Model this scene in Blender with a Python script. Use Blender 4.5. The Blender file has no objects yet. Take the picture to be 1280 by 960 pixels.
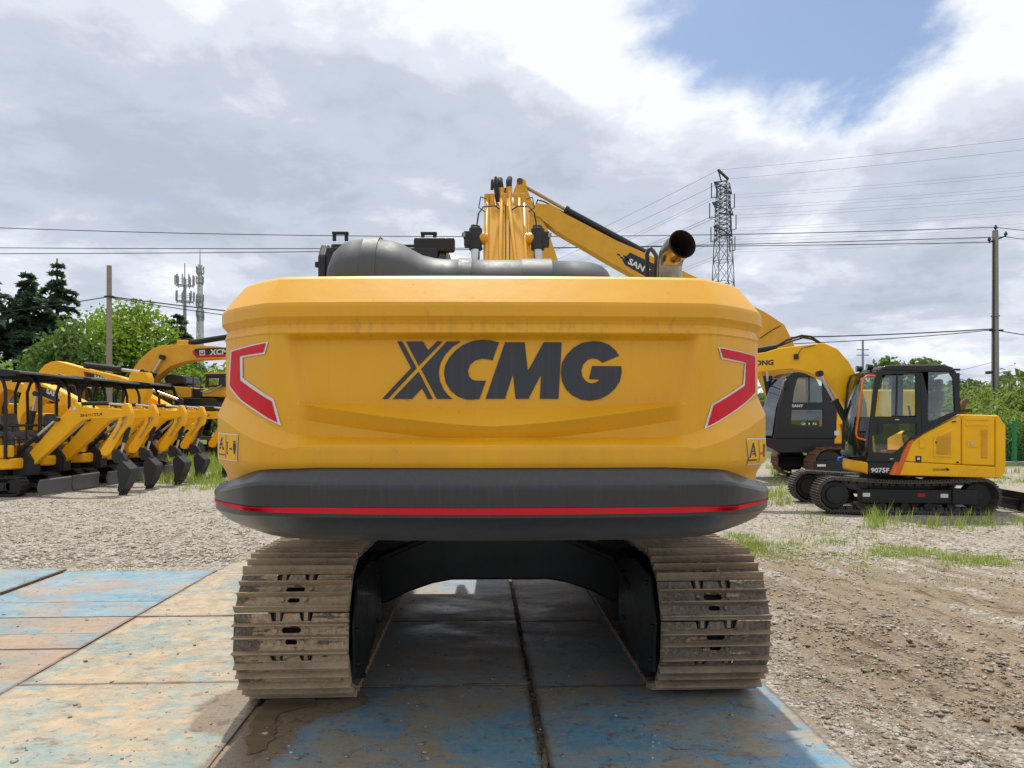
import bpy, bmesh, math, random
import numpy as np
from mathutils import Vector, Matrix, noise
from mathutils.geometry import tessellate_polygon

scene = bpy.context.scene
COL = scene.collection
R = math.radians
PI = math.pi
random.seed(7)

# ------------------------------------------------------------------ camera
F, CX, HY, H = 888.0, 640.0, 525.0, 1.62      # focal length / centre column / horizon row in photo pixels, eye height
cd = bpy.data.cameras.new('camera')
cam = bpy.data.objects.new('camera', cd)
COL.objects.link(cam)
cam.location = (0, 0, H)
cam.rotation_euler = (R(90), 0, 0)
cd.sensor_fit = 'HORIZONTAL'
cd.sensor_width = 36.0
cd.lens = 36.0 * F / 1280.0
cd.shift_y = (HY - 480.0) / 1280.0
cd.clip_start = 0.05
cd.clip_end = 6000
scene.camera = cam

# ------------------------------------------------------------------ world, sun, exposure
SUN_TO = Vector((-0.08, 0.45, 1.0)).normalized()      # direction towards the sun: high, ahead and slightly left
world = bpy.data.worlds.new('World')
scene.world = world
world.use_nodes = True
def setup_world():
    nt = world.node_tree
    nt.nodes.clear()
    N = nt.nodes.new; L = nt.links.new
    def math_(op, a, b=None, clamp=False):
        n = N('ShaderNodeMath'); n.operation = op; n.use_clamp = clamp
        for i, q in enumerate((a, b)):
            if q is None: continue
            if hasattr(q, 'links'): L(q, n.inputs[i])
            else: n.inputs[i].default_value = q
        return n.outputs[0]
    tc = N('ShaderNodeTexCoord')
    sep = N('ShaderNodeSeparateXYZ'); L(tc.outputs['Generated'], sep.inputs[0])
    sky = N('ShaderNodeTexSky'); sky.sky_type = 'NISHITA'; sky.sun_disc = False
    sky.sun_elevation = math.asin(SUN_TO.z); sky.sun_rotation = math.atan2(SUN_TO.x, SUN_TO.y)
    sky.air_density = 1.0; sky.dust_density = 1.2; sky.ozone_density = 1.5
    zc = math_('ADD', math_('MAXIMUM', sep.outputs[2], 0.0), 0.22)
    u = math_('DIVIDE', sep.outputs[0], zc); v = math_('DIVIDE', sep.outputs[1], zc)
    cmb = N('ShaderNodeCombineXYZ'); L(u, cmb.inputs[0]); L(v, cmb.inputs[1]); cmb.inputs[2].default_value = 3.7
    def fbm(scale, detail, rough, dist, off):
        mp = N('ShaderNodeMapping'); L(cmb.outputs[0], mp.inputs[0]); mp.inputs[1].default_value = off
        n = N('ShaderNodeTexNoise'); L(mp.outputs[0], n.inputs['Vector'])
        n.inputs['Scale'].default_value = scale; n.inputs['Detail'].default_value = detail
        n.inputs['Roughness'].default_value = rough; n.inputs['Distortion'].default_value = dist
        return n.outputs[0]
    big = fbm(0.75, 3, 0.5, 0.2, (2.3, 0.4, 0)); puff = fbm(2.0, 9, 0.58, 0.25, (5.1, 1.2, 0)); fine = fbm(5.0, 8, 0.6, 0.3, (0.3, 8.0, 0))
    # brightness of the cloud sheet: grey bases low down, whiter towards the zenith, puffs on top
    el = math_('ADD', math_('MULTIPLY', math_('MAXIMUM', math_('SUBTRACT', sep.outputs[2], 0.30), 0.0), 3.3), math_('MULTIPLY', math_('MAXIMUM', math_('SUBTRACT', 0.27, sep.outputs[2]), 0.0), 0.7))
    b = math_('ADD', math_('MULTIPLY', math_('SUBTRACT', big, 0.5), 1.5), math_('MULTIPLY', math_('SUBTRACT', puff, 0.5), 2.2))
    b = math_('ADD', b, math_('MULTIPLY', math_('SUBTRACT', fine, 0.5), 1.1))
    # sunlit side of the bank on the right of the break in the clouds
    br = N('ShaderNodeVectorMath'); br.operation = 'DOT_PRODUCT'; L(tc.outputs['Generated'], br.inputs[0])
    br.inputs[1].default_value = Vector((0.41, 1.0, 0.66)).normalized()
    near_break = N('ShaderNodeMapRange'); L(br.outputs['Value'], near_break.inputs[0])
    near_break.inputs[1].default_value = 0.93; near_break.inputs[2].default_value = 0.985
    b = math_('ADD', b, math_('MULTIPLY', near_break.outputs[0], 0.42))
    b = math_('ADD', math_('ADD', b, el), 0.47, True)
    ramp = N('ShaderNodeValToRGB'); L(b, ramp.inputs[0])
    cr = ramp.color_ramp; cr.interpolation = 'EASE'
    cr.elements[0].position = 0.0; cr.elements[0].color = (4.5, 5.0, 5.95, 1)
    cr.elements[1].position = 1.0; cr.elements[1].color = (8.9, 9.15, 9.5, 1)
    e = cr.elements.new(0.42); e.color = (5.4, 5.9, 6.9, 1)
    e = cr.elements.new(0.7); e.color = (6.9, 7.35, 8.2, 1)
    # break in the cloud (blue), plus thin gaps wherever the cover noise is low
    gap = math_('ADD', br.outputs['Value'], math_('MULTIPLY', math_('SUBTRACT', puff, 0.5), 0.10))
    gap = math_('ADD', gap, math_('MULTIPLY', math_('SUBTRACT', fine, 0.5), 0.022))
    mr = N('ShaderNodeMapRange'); L(gap, mr.inputs[0]); mr.interpolation_type = 'SMOOTHSTEP'
    mr.inputs[1].default_value = 0.974; mr.inputs[2].default_value = 0.992
    cover = N('ShaderNodeMapRange'); L(big, cover.inputs[0]); cover.inputs[1].default_value = 0.30; cover.inputs[2].default_value = 0.22
    gapmask = math_('MAXIMUM', mr.outputs[0], cover.outputs[0], True)
    skyg = N('ShaderNodeMix'); skyg.data_type = 'RGBA'; skyg.blend_type = 'MULTIPLY'; skyg.inputs[0].default_value = 1.0
    L(sky.outputs[0], skyg.inputs[6]); skyg.inputs[7].default_value = (1.22, 1.22, 1.22, 1)
    mix = N('ShaderNodeMix'); mix.data_type = 'RGBA'
    L(gapmask, mix.inputs[0]); L(ramp.outputs[0], mix.inputs[6]); L(skyg.outputs[2], mix.inputs[7])
    bg = N('ShaderNodeBackground'); L(mix.outputs[2], bg.inputs[0]); bg.inputs[1].default_value = 0.1
    out = N('ShaderNodeOutputWorld'); L(bg.outputs[0], out.inputs[0])
setup_world()
sd = bpy.data.lights.new('sun', 'SUN'); sd.energy = 4.2; sd.angle = R(1.2); sd.color = (1.0, 0.95, 0.86)
sun = bpy.data.objects.new('sun', sd); COL.objects.link(sun)
sun.rotation_euler = (-SUN_TO).to_track_quat('-Z', 'Y').to_euler()
sun.location = (-20, 40, 80)
scene.view_settings.view_transform = 'Standard'
scene.view_settings.look = 'None'
scene.view_settings.gamma = 1.0
scene.view_settings.exposure = 0.15
scene.cycles.max_bounces = 8

# ------------------------------------------------------------------ geometry helpers
def P(px, py, d):                                       # photo pixel + distance -> world point
    return Vector(((px - CX) * d / F, d, H - (py - HY) * d / F))

def ground_pt(px, py, z=0.0):
    d = F * (H - z) / (py - HY)
    return Vector(((px - CX) * d / F, d, z))

def sp(M, px, py, yl):                                  # photo pixel -> (x, z) on the vertical plane y = yl of frame M
    Mi = M.inverted()
    o = Mi @ Vector((0, 0, H)); dr = Mi.to_3x3() @ Vector(((px - CX) / F, 1.0, -(py - HY) / F))
    t = (yl - o.y) / dr.y
    q = o + dr * t
    return (q.x, q.z)
def spl(M, pts, yl): return [sp(M, a, b, yl) for a, b in pts]

class MB:
    def __init__(self): self.v = []; self.f = []; self.m = []
    def add(self, vs, fs, mi=0):
        o = len(self.v); self.v += [tuple(q) for q in vs]
        for f in fs: self.f.append(tuple(i + o for i in f)); self.m.append(mi)
        return self
    def box(self, c, s, rot=None, mi=0, taper=1.0):
        vs = []
        for sx, sy, sz in ((-1,-1,-1),(1,-1,-1),(1,1,-1),(-1,1,-1),(-1,-1,1),(1,-1,1),(1,1,1),(-1,1,1)):
            k = taper if sz > 0 else 1.0
            q = Vector((sx*s[0]/2*k, sy*s[1]/2*k, sz*s[2]/2))
            if rot is not None: q = rot @ q
            vs.append(q + Vector(c))
        return self.add(vs, [(0,3,2,1),(4,5,6,7),(0,1,5,4),(1,2,6,5),(2,3,7,6),(3,0,4,7)], mi)
    def bar(self, p0, p1, w, h, mi=0, up=(0,0,1)):       # box beam from p0 to p1
        p0, p1 = Vector(p0), Vector(p1); d = p1 - p0; l = d.length
        if l < 1e-6: return self
        y = d / l; upv = Vector(up)
        if abs(y.dot(upv)) > 0.98: upv = Vector((1,0,0))
        x = y.cross(upv).normalized(); z = x.cross(y)
        return self.box((p0+p1)/2, (w, l, h), Matrix((x, y, z)).transposed(), mi)
    def prism(self, poly, lo, hi, axis='y', mi=0):       # polygon (a, b) pushed along an axis from lo to hi
        def mk(a, b, t):
            return {'y': (a, t, b), 'x': (t, a, b), 'z': (a, b, t)}[axis]
        n = len(poly); area = sum(poly[i][0]*poly[(i+1)%n][1]-poly[(i+1)%n][0]*poly[i][1] for i in range(n))
        p = list(poly) if area > 0 else list(poly)[::-1]
        if axis == 'y': p = p[::-1]
        vs = [mk(a, b, lo) for a, b in p] + [mk(a, b, hi) for a, b in p]
        fs = [tuple(range(n))[::-1], tuple(range(n, 2*n))] + [(i, (i+1) % n, (i+1) % n + n, i + n) for i in range(n)]
        return self.add(vs, fs, mi)
    def holed(self, outer, holes, lo, hi, axis='y', mi=0):
        loops = [list(outer)] + [list(h) for h in holes]
        tri = tessellate_polygon([[Vector((a, b, 0)) for a, b in l] for l in loops])
        flat = [q for l in loops for q in l]; n = len(flat)
        def mk(a, b, t): return {'y': (a, t, b), 'x': (t, a, b), 'z': (a, b, t)}[axis]
        vs = [mk(a, b, lo) for a, b in flat] + [mk(a, b, hi) for a, b in flat]
        fs = []
        for t in tri:
            t = tuple(t)
            a, b, c = (Vector(flat[i]) for i in t)
            cw = (b-a).cross(c-a) if False else (b.x-a.x)*(c.y-a.y)-(b.y-a.y)*(c.x-a.x)
            if axis == 'y': cw = -cw
            if cw < 0: t = t[::-1]
            fs.append(t[::-1]); fs.append(tuple(i+n for i in t))
        o = 0
        for k, l in enumerate(loops):
            m = len(l)
            for i in range(m):
                a, b = o+i, o+(i+1) % m
                fs.append((a, b, b+n, a+n))
            o += m
        return self.add(vs, fs, mi)
    def tube(self, pts, r, n=10, mi=0, caps=True, closed=False):
        pts = [Vector(q) for q in pts]; m = len(pts)
        rs = r if isinstance(r, (list, tuple)) else [r]*m
        t0 = (pts[1]-pts[0]).normalized()
        up = Vector((0,0,1)) if abs(t0.z) < 0.9 else Vector((1,0,0))
        x = t0.cross(up).normalized()
        vs = []
        for i in range(m):
            if i == 0: t = t0
            elif i == m-1: t = (pts[i]-pts[i-1]).normalized()
            else: t = ((pts[i+1]-pts[i]).normalized() + (pts[i]-pts[i-1]).normalized()).normalized()
            x = (x - t*x.dot(t)).normalized(); y = t.cross(x)
            for k in range(n):
                a = 2*PI*k/n
                vs.append(pts[i] + (x*math.cos(a)+y*math.sin(a))*rs[i])
        fs = []
        for i in range(m-1):
            for k in range(n):
                a, b = i*n+k, i*n+(k+1) % n
                fs.append((a, b, b+n, a+n))
        if caps:
            fs.append(tuple(range(n))[::-1]); fs.append(tuple(range((m-1)*n, m*n)))
        return self.add(vs, fs, mi)
    def cyl(self, p0, p1, r, n=14, mi=0, r1=None): return self.tube([p0, p1], [r, r if r1 is None else r1], n, mi)
    def build(self, name, mats, parent=None, bevel=0.0, smooth=35, seg=2, loc=None, rot=None):
        me = bpy.data.meshes.new(name)
        me.from_pydata(self.v, [], self.f)
        mats = mats if isinstance(mats, (list, tuple)) else [mats]
        for q in mats: me.materials.append(q)
        if len(mats) > 1: me.polygons.foreach_set('material_index', self.m)
        finish(me, smooth)
        return link(name, me, parent, bevel, seg, loc, rot)

def finish(me, smooth=35):
    me.validate(); me.update()
    bm = bmesh.new(); bm.from_mesh(me)
    bmesh.ops.recalc_face_normals(bm, faces=bm.faces); bm.to_mesh(me); bm.free()
    if smooth:
        me.polygons.foreach_set('use_smooth', [True]*len(me.polygons))
        me.set_sharp_from_angle(angle=R(smooth))

def link(name, me, parent=None, bevel=0.0, seg=2, loc=None, rot=None):
    o = bpy.data.objects.new(name, me); COL.objects.link(o)
    if parent is not None: o.parent = parent
    if loc is not None: o.location = loc
    if rot is not None: o.rotation_euler = rot
    if bevel:
        b = o.modifiers.new('bevel', 'BEVEL'); b.width = bevel; b.segments = seg; b.limit_method = 'ANGLE'; b.angle_limit = R(35)
        b.harden_normals = True
    return o

def tag(o, label=None, cat=None, group=None, kind=None):
    for k, q in (('label', label), ('category', cat), ('group', group), ('kind', kind)):
        if q: o[k] = q
    return o
def thing(name, label, cat, loc=(0,0,0), rz=0.0, group=None):
    o = bpy.data.objects.new(name, None); COL.objects.link(o)
    o.location = loc; o.rotation_euler = (0, 0, rz); o.empty_display_size = 0.3
    return tag(o, label, cat, group)
KIDS = {}
def kids(o): return [q for q in bpy.data.objects if q.parent == o]
def copy_tree(o, parent=None):
    c = o.copy(); COL.objects.link(c)
    if parent is not None: c.parent = parent
    for q in kids(o): copy_tree(q, c)
    return c
def frame(loc, rz): return Matrix.Translation(Vector(loc)) @ Matrix.Rotation(rz, 4, 'Z')

def np_mesh(name, V, Fq, mat, parent=None, smooth=False):  # numpy verts (n,3), faces (m,k)
    me = bpy.data.meshes.new(name)
    n, (m, k) = len(V), Fq.shape
    me.vertices.add(n); me.vertices.foreach_set('co', V.astype(np.float32).ravel())
    me.loops.add(m*k); me.loops.foreach_set('vertex_index', Fq.astype(np.int32).ravel())
    me.polygons.add(m); me.polygons.foreach_set('loop_start', np.arange(0, m*k, k, dtype=np.int32))
    me.update(calc_edges=True); me.validate()
    for q in (mat if isinstance(mat, (list, tuple)) else [mat]): me.materials.append(q)
    if smooth: me.polygons.foreach_set('use_smooth', [True]*m)
    return link(name, me, parent)

# ------------------------------------------------------------------ materials
MATS = {}
class NT:
    def __init__(self, name):
        self.m = bpy.data.materials.new(name); self.m.use_nodes = True
        self.t = self.m.node_tree; self.t.nodes.clear()
        self.out = self.t.nodes.new('ShaderNodeOutputMaterial'); self.b = self.t.nodes.new('ShaderNodeBsdfPrincipled')
        self.t.links.new(self.b.outputs[0], self.out.inputs[0])
        self.geo = None
    def n(self, kind, **kw):
        q = self.t.nodes.new(kind)
        for k, v_ in kw.items(): setattr(q, k, v_)
        return q
    def l(self, a, b): self.t.links.new(a, b)
    def put(self, sock, q):
        if hasattr(q, 'links'): self.l(q, sock)
        else: sock.default_value = q
    def pos(self, world_=True):
        if world_:
            return self.n('ShaderNodeNewGeometry').outputs['Position']
        return self.n('ShaderNodeTexCoord').outputs['Object']
    def mapped(self, vec, scale=(1,1,1), rot=(0,0,0), loc=(0,0,0)):
        q = self.n('ShaderNodeMapping'); self.l(vec, q.inputs[0]); q.inputs[1].default_value = loc
        q.inputs[2].default_value = rot; q.inputs[3].default_value = scale
        return q.outputs[0]
    def noise(self, vec, scale, detail=4, rough=0.55, dist=0.0):
        q = self.n('ShaderNodeTexNoise'); self.l(vec, q.inputs['Vector'])
        q.inputs['Scale'].default_value = scale; q.inputs['Detail'].default_value = detail
        q.inputs['Roughness'].default_value = rough; q.inputs['Distortion'].default_value = dist
        return q.outputs[0]
    def ramp(self, fac, lo, hi, a=0.0, b=1.0):
        q = self.n('ShaderNodeMapRange'); self.put(q.inputs[0], fac)
        q.inputs[1].default_value = lo; q.inputs[2].default_value = hi; q.inputs[3].default_value = a; q.inputs[4].default_value = b
        return q.outputs[0]
    def mix(self, fac, a, b, blend='MIX'):
        q = self.n('ShaderNodeMix', data_type='RGBA', blend_type=blend)
        self.put(q.inputs[0], fac); self.put(q.inputs[6], c4(a)); self.put(q.inputs[7], c4(b))
        return q.outputs[2]
    def math(self, op, a, b=0.0, clamp=False):
        q = self.n('ShaderNodeMath', operation=op, use_clamp=clamp); self.put(q.inputs[0], a); self.put(q.inputs[1], b)
        return q.outputs[0]
    def bump(self, h, strength=0.3, dist=0.01):
        q = self.n('ShaderNodeBump'); self.put(q.inputs['Height'], h); q.inputs['Strength'].default_value = strength; q.inputs['Distance'].default_value = dist
        self.l(q.outputs[0], self.b.inputs['Normal'])
    def set(self, **kw):
        for k, q in kw.items():
            self.put(self.b.inputs[{'color':'Base Color','rough':'Roughness','metal':'Metallic','spec':'Specular IOR Level','coat':'Coat Weight','coat_rough':'Coat Roughness'}.get(k, k)], c4(q) if k == 'color' else q)
        return self
def c4(q):
    return (q[0], q[1], q[2], 1.0) if isinstance(q, (tuple, list)) and len(q) == 3 else q

def paint(name, base, rough=0.35, dirt=(0.22,0.16,0.09), amt=0.35, scale=3.0, coat=0.3, metal=0.0, world_=False, streak=False, fade=0.06):
    s = NT(name); p = s.pos(world_)
    n1 = s.noise(p, scale, 6, 0.6); n2 = s.noise(p, scale*9, 4, 0.6); n3 = s.noise(s.mapped(p, (14, 14, 0.6)), 1.5, 3, 0.5)
    v_ = s.math('MULTIPLY', s.ramp(n1, 0.3, 0.75), s.ramp(n2, 0.3, 0.75))
    if streak: v_ = s.math('ADD', v_, s.ramp(n3, 0.55, 0.85, 0, 0.5), True)
    col = s.mix(s.ramp(n1, 0.3, 0.7, 0, 1), base, tuple(min(1, q*(1-fade*2)) for q in base))
    col = s.mix(s.math('MULTIPLY', v_, amt), col, dirt)
    s.set(color=col, rough=s.math('ADD', s.math('MULTIPLY', v_, 0.35), rough), metal=metal, coat=coat, coat_rough=0.12, spec=.35)
    s.bump(n2, 0.04, 0.004)
    MATS[name] = s.m
    return s.m

YEL = paint('yellow_paint', (0.76, 0.385, 0.012), 0.34, amt=0.16, coat=0.35)
YEL2 = paint('bright_yellow_paint', (0.93, 0.49, 0.002), 0.40, amt=0.06, coat=0.05)
YEL3 = paint('weathered_yellow_paint', (0.74, 0.37, 0.015), 0.42, amt=0.35, coat=0.1)
YEL4 = paint('warm_yellow_paint', (0.93, 0.46, 0.002), 0.42, amt=0.12, coat=0.0)
BLACK = paint('black_paint', (0.010, 0.011, 0.013), 0.45, dirt=(0.12,0.10,0.08), amt=0.14, coat=0.1)
DARK = paint('dark_grey_metal', (0.020, 0.022, 0.026), 0.45, dirt=(0.14,0.12,0.09), amt=0.22, coat=0.0)
PLAST = paint('grey_plastic', (0.060, 0.072, 0.083), 0.5, dirt=(0.2,0.18,0.15), amt=0.25, coat=0.0)
CHARC = paint('charcoal_paint', (0.011, 0.012, 0.016), 0.36, dirt=(0.12,0.10,0.08), amt=0.08, coat=0.2)
RUBBER = paint('black_rubber', (0.016, 0.016, 0.016), 0.7, dirt=(0.14,0.11,0.08), amt=0.5, coat=0.0)
STEEL = paint('steel_rod', (0.55, 0.56, 0.58), 0.22, dirt=(0.3,0.28,0.25), amt=0.2, metal=0.9, coat=0.0)
ORANGE = paint('orange_paint', (0.75, 0.13, 0.015), 0.4, amt=0.1, coat=0.2)
RED = paint('red_reflector', (0.62, 0.003, 0.018), 0.5, amt=0.04, coat=0.0)
WHITE = paint('white_print', (0.72, 0.72, 0.70), 0.5, amt=0.15, coat=0.0)
INK = paint('black_print', (0.020, 0.024, 0.033), 0.42, amt=0.06, coat=0.1, dirt=(0.15,0.13,0.1))
LABEL_Y = paint('label_yellow', (0.80, 0.42, 0.005), 0.4, amt=0.1, coat=0.1)
SEATG = paint('grey_vinyl', (0.12, 0.125, 0.14), 0.6, amt=0.2, coat=0.0)
BLUEP = paint('blue_cloth', (0.02, 0.10, 0.45), 0.7, amt=0.1, coat=0.0)
CONC = paint('grey_concrete', (0.30, 0.28, 0.255), 0.85, dirt=(0.12,0.11,0.10), amt=0.5, coat=0.0, scale=1.2)
GALV = paint('galvanised_steel', (0.33, 0.34, 0.36), 0.55, dirt=(0.2,0.2,0.2), amt=0.3, metal=0.3, coat=0.0, scale=0.3)
PYLON = paint('pylon_steel', (0.07, 0.077, 0.09), 0.6, dirt=(0.08,0.08,0.08), amt=0.3, metal=0.2, coat=0.0, scale=0.2)
CABLE = paint('cable_black', (0.03, 0.03, 0.033), 0.6, amt=0.0, coat=0.0)
WIREG = paint('wire_grey', (0.16, 0.17, 0.19), 0.6, amt=0.0, coat=0.0)
GREENF = paint('green_fence_paint', (0.01, 0.20, 0.07), 0.45, amt=0.2, coat=0.1)
BARK = paint('bark', (0.085, 0.065, 0.048), 0.9, dirt=(0.03,0.025,0.02), amt=0.6, coat=0.0, scale=2.0)
RUST = paint('rusty_steel', (0.16, 0.085, 0.05), 0.75, dirt=(0.06,0.04,0.03), amt=0.6, coat=0.0, metal=0.2)
WHITEP = paint('white_tower_paint', (0.66, 0.67, 0.68), 0.6, amt=0.2, coat=0.0, scale=0.3)

def soot():
    s = NT('exhaust_soot'); p = s.pos(False)
    s.set(color=s.mix(s.noise(p, 22, 5), (0.003,0.003,0.003), (0.018,0.009,0.005)), rough=0.9); return s.m
SOOT = soot()
def chrome():
    s = NT('polished_exhaust'); p = s.pos(False)
    n = s.noise(p, 9, 5)
    s.set(color=s.mix(s.ramp(n, .4, .7), (0.40,0.34,0.25), (0.22,0.155,0.085)), rough=s.ramp(n, .3, .8, .14, .40), metal=1.0); return s.m
CHROME = chrome()
def glass(name, tint, refl=0.06):
    s = NT(name); s.t.nodes.remove(s.b)
    tr = s.n('ShaderNodeBsdfTransparent'); tr.inputs[0].default_value = c4(tint)
    gl = s.n('ShaderNodeBsdfGlossy'); gl.inputs['Roughness'].default_value = 0.02; gl.inputs[0].default_value = (0.9,0.95,0.95,1)
    fr = s.n('ShaderNodeFresnel'); fr.inputs[0].default_value = 1.5
    mx = s.n('ShaderNodeMixShader'); s.l(s.math('ADD', fr.outputs[0], refl-0.04, True), mx.inputs[0]); s.l(tr.outputs[0], mx.inputs[1]); s.l(gl.outputs[0], mx.inputs[2])
    s.l(mx.outputs[0], s.out.inputs[0]); return s.m
GLASS = glass('cab_glass', (0.84, 0.91, 0.89), 0.07)

def counterweight_paint():
    s = NT('counterweight_paint'); p = s.pos(False)
    base, dull = (0.73, 0.362, 0.004), (0.67, 0.322, 0.004)
    n1 = s.noise(p, 2.2, 5, .6); n2 = s.noise(p, 30, 5, .6); st = s.noise(s.mapped(p, (26, 26, 0.7)), 1.6, 4, .6)
    sepz = s.n('ShaderNodeSeparateXYZ'); s.l(p, sepz.inputs[0]); z = sepz.outputs[2]
    col = s.mix(s.ramp(n1, .3, .7), base, dull)
    # drips and grime that collect in the groove and run down below it
    groove = s.math('MULTIPLY', s.ramp(z, 1.93, 2.035, 0, 1), s.ramp(z, 2.05, 2.075, 1, 0))
    drip = s.math('MULTIPLY', groove, s.ramp(st, .50, .74))
    low = s.math('MULTIPLY', s.ramp(z, 1.62, 1.40, 0, .45), s.ramp(s.noise(s.mapped(p, (9,9,.8)), 1.4, 5, .6), .42, .75))
    speck = s.math('MULTIPLY', s.ramp(n2, .63, .72), s.ramp(n1, .42, .70, 0, .9))
    a = s.math('ADD', s.math('MULTIPLY', drip, .34), s.math('MULTIPLY', low, .35), True)
    a = s.math('ADD', a, s.math('MULTIPLY', speck, .5), True)
    a = s.math('ADD', a, s.math('MULTIPLY', s.ramp(st, .55, .85), .10), True)
    col = s.mix(a, col, (0.20, 0.125, 0.05))
    s.set(color=col, rough=s.math('ADD', s.math('MULTIPLY', a, .4), .46), coat=0.10, coat_rough=.25)
    s.bump(s.math('ADD', s.math('MULTIPLY', s.noise(p, 7, 2, .5), 1.0), s.math('MULTIPLY', s.noise(p, 70, 3, .5), .12)), .16, .012)
    return s.m
CWPAINT = counterweight_paint()
def bumper_paint():
    s = NT('bumper_paint'); p = s.pos(False)
    st = s.noise(s.mapped(p, (30, 30, 1.0)), 1.6, 5, .65); n1 = s.noise(p, 3, 5, .6)
    sepz = s.n('ShaderNodeSeparateXYZ'); s.l(p, sepz.inputs[0]); z = sepz.outputs[2]
    dust = s.math('ADD', s.ramp(z, 1.19, 1.07, .03, .60), s.ramp(st, .50, .8, 0, .20), True)
    dust = s.math('MULTIPLY', dust, s.ramp(n1, .2, .7, .4, 1.0))
    s.set(color=s.mix(dust, (0.015,0.017,0.022), (0.14,0.13,0.113)), rough=s.math('ADD', s.math('MULTIPLY', dust, .40), .34), coat=.30, coat_rough=.18)
    s.bump(s.noise(p, 60, 3, .5), .03, .003)
    return s.m
BUMPER = bumper_paint()

def shoe_steel(name, mudamt):
    s = NT(name); p = s.pos(True)
    oi = s.n('ShaderNodeObjectInfo').outputs['Random']
    n1 = s.noise(p, 6.5, 9, .70, .5); n2 = s.noise(p, 42, 7, .70); n3 = s.noise(s.mapped(p, (1.6, 1, 14)), 3.2, 6, .65); n4 = s.noise(s.mapped(p, (40, 40, 2.5)), 1.0, 4, .6)
    steel = s.mix(s.ramp(n2, .35, .7), (0.085,0.068,0.056), (0.235,0.19,0.15))
    steel = s.mix(s.ramp(n4, .50, .72, 0, .5), steel, (0.32,0.27,0.22))
    steel = s.mix(s.ramp(n1, .60, .70, 0, .8), steel, (0.22,0.105,0.055))
    mud = s.mix(s.ramp(n2, .30, .72), (0.32,0.225,0.138), (0.60,0.46,0.305))
    mud = s.mix(s.ramp(n1, .56, .70, 0, .6), mud, (0.22,0.135,0.085))
    kk = s.math('ADD', s.math('MULTIPLY', n1, .55), s.math('MULTIPLY', n3, .45))
    kk = s.math('ADD', kk, s.math('MULTIPLY', s.math('SUBTRACT', oi, .5), .10)); kk = s.math('ADD', kk, s.math('MULTIPLY', s.math('SUBTRACT', n2, .5), .10))
    c0 = .5 - (mudamt-.5)*.22
    sx = s.n('ShaderNodeSeparateXYZ'); s.l(s.pos(False), sx.inputs[0])
    if mudamt > .5: kk = s.math('SUBTRACT', kk, s.ramp(s.math('ADD', sx.outputs[0], s.math('MULTIPLY', n1, .2)), -.03, -.17, 0, .13))
    k = s.ramp(kk, c0-.025, c0+.025)
    s.set(color=s.mix(k, steel, mud), rough=s.ramp(k, 0, 1, .5, .92), metal=s.ramp(k, 0, 1, .25, 0))
    s.bump(s.math('ADD', s.math('MULTIPLY', k, 1.0), s.math('MULTIPLY', n2, 1.2)), .7, .012)
    return s.m
SHOE_MUD = shoe_steel('muddy_track_steel', 0.86)
SHOE_DRY = shoe_steel('worn_track_steel', 0.12)

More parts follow.
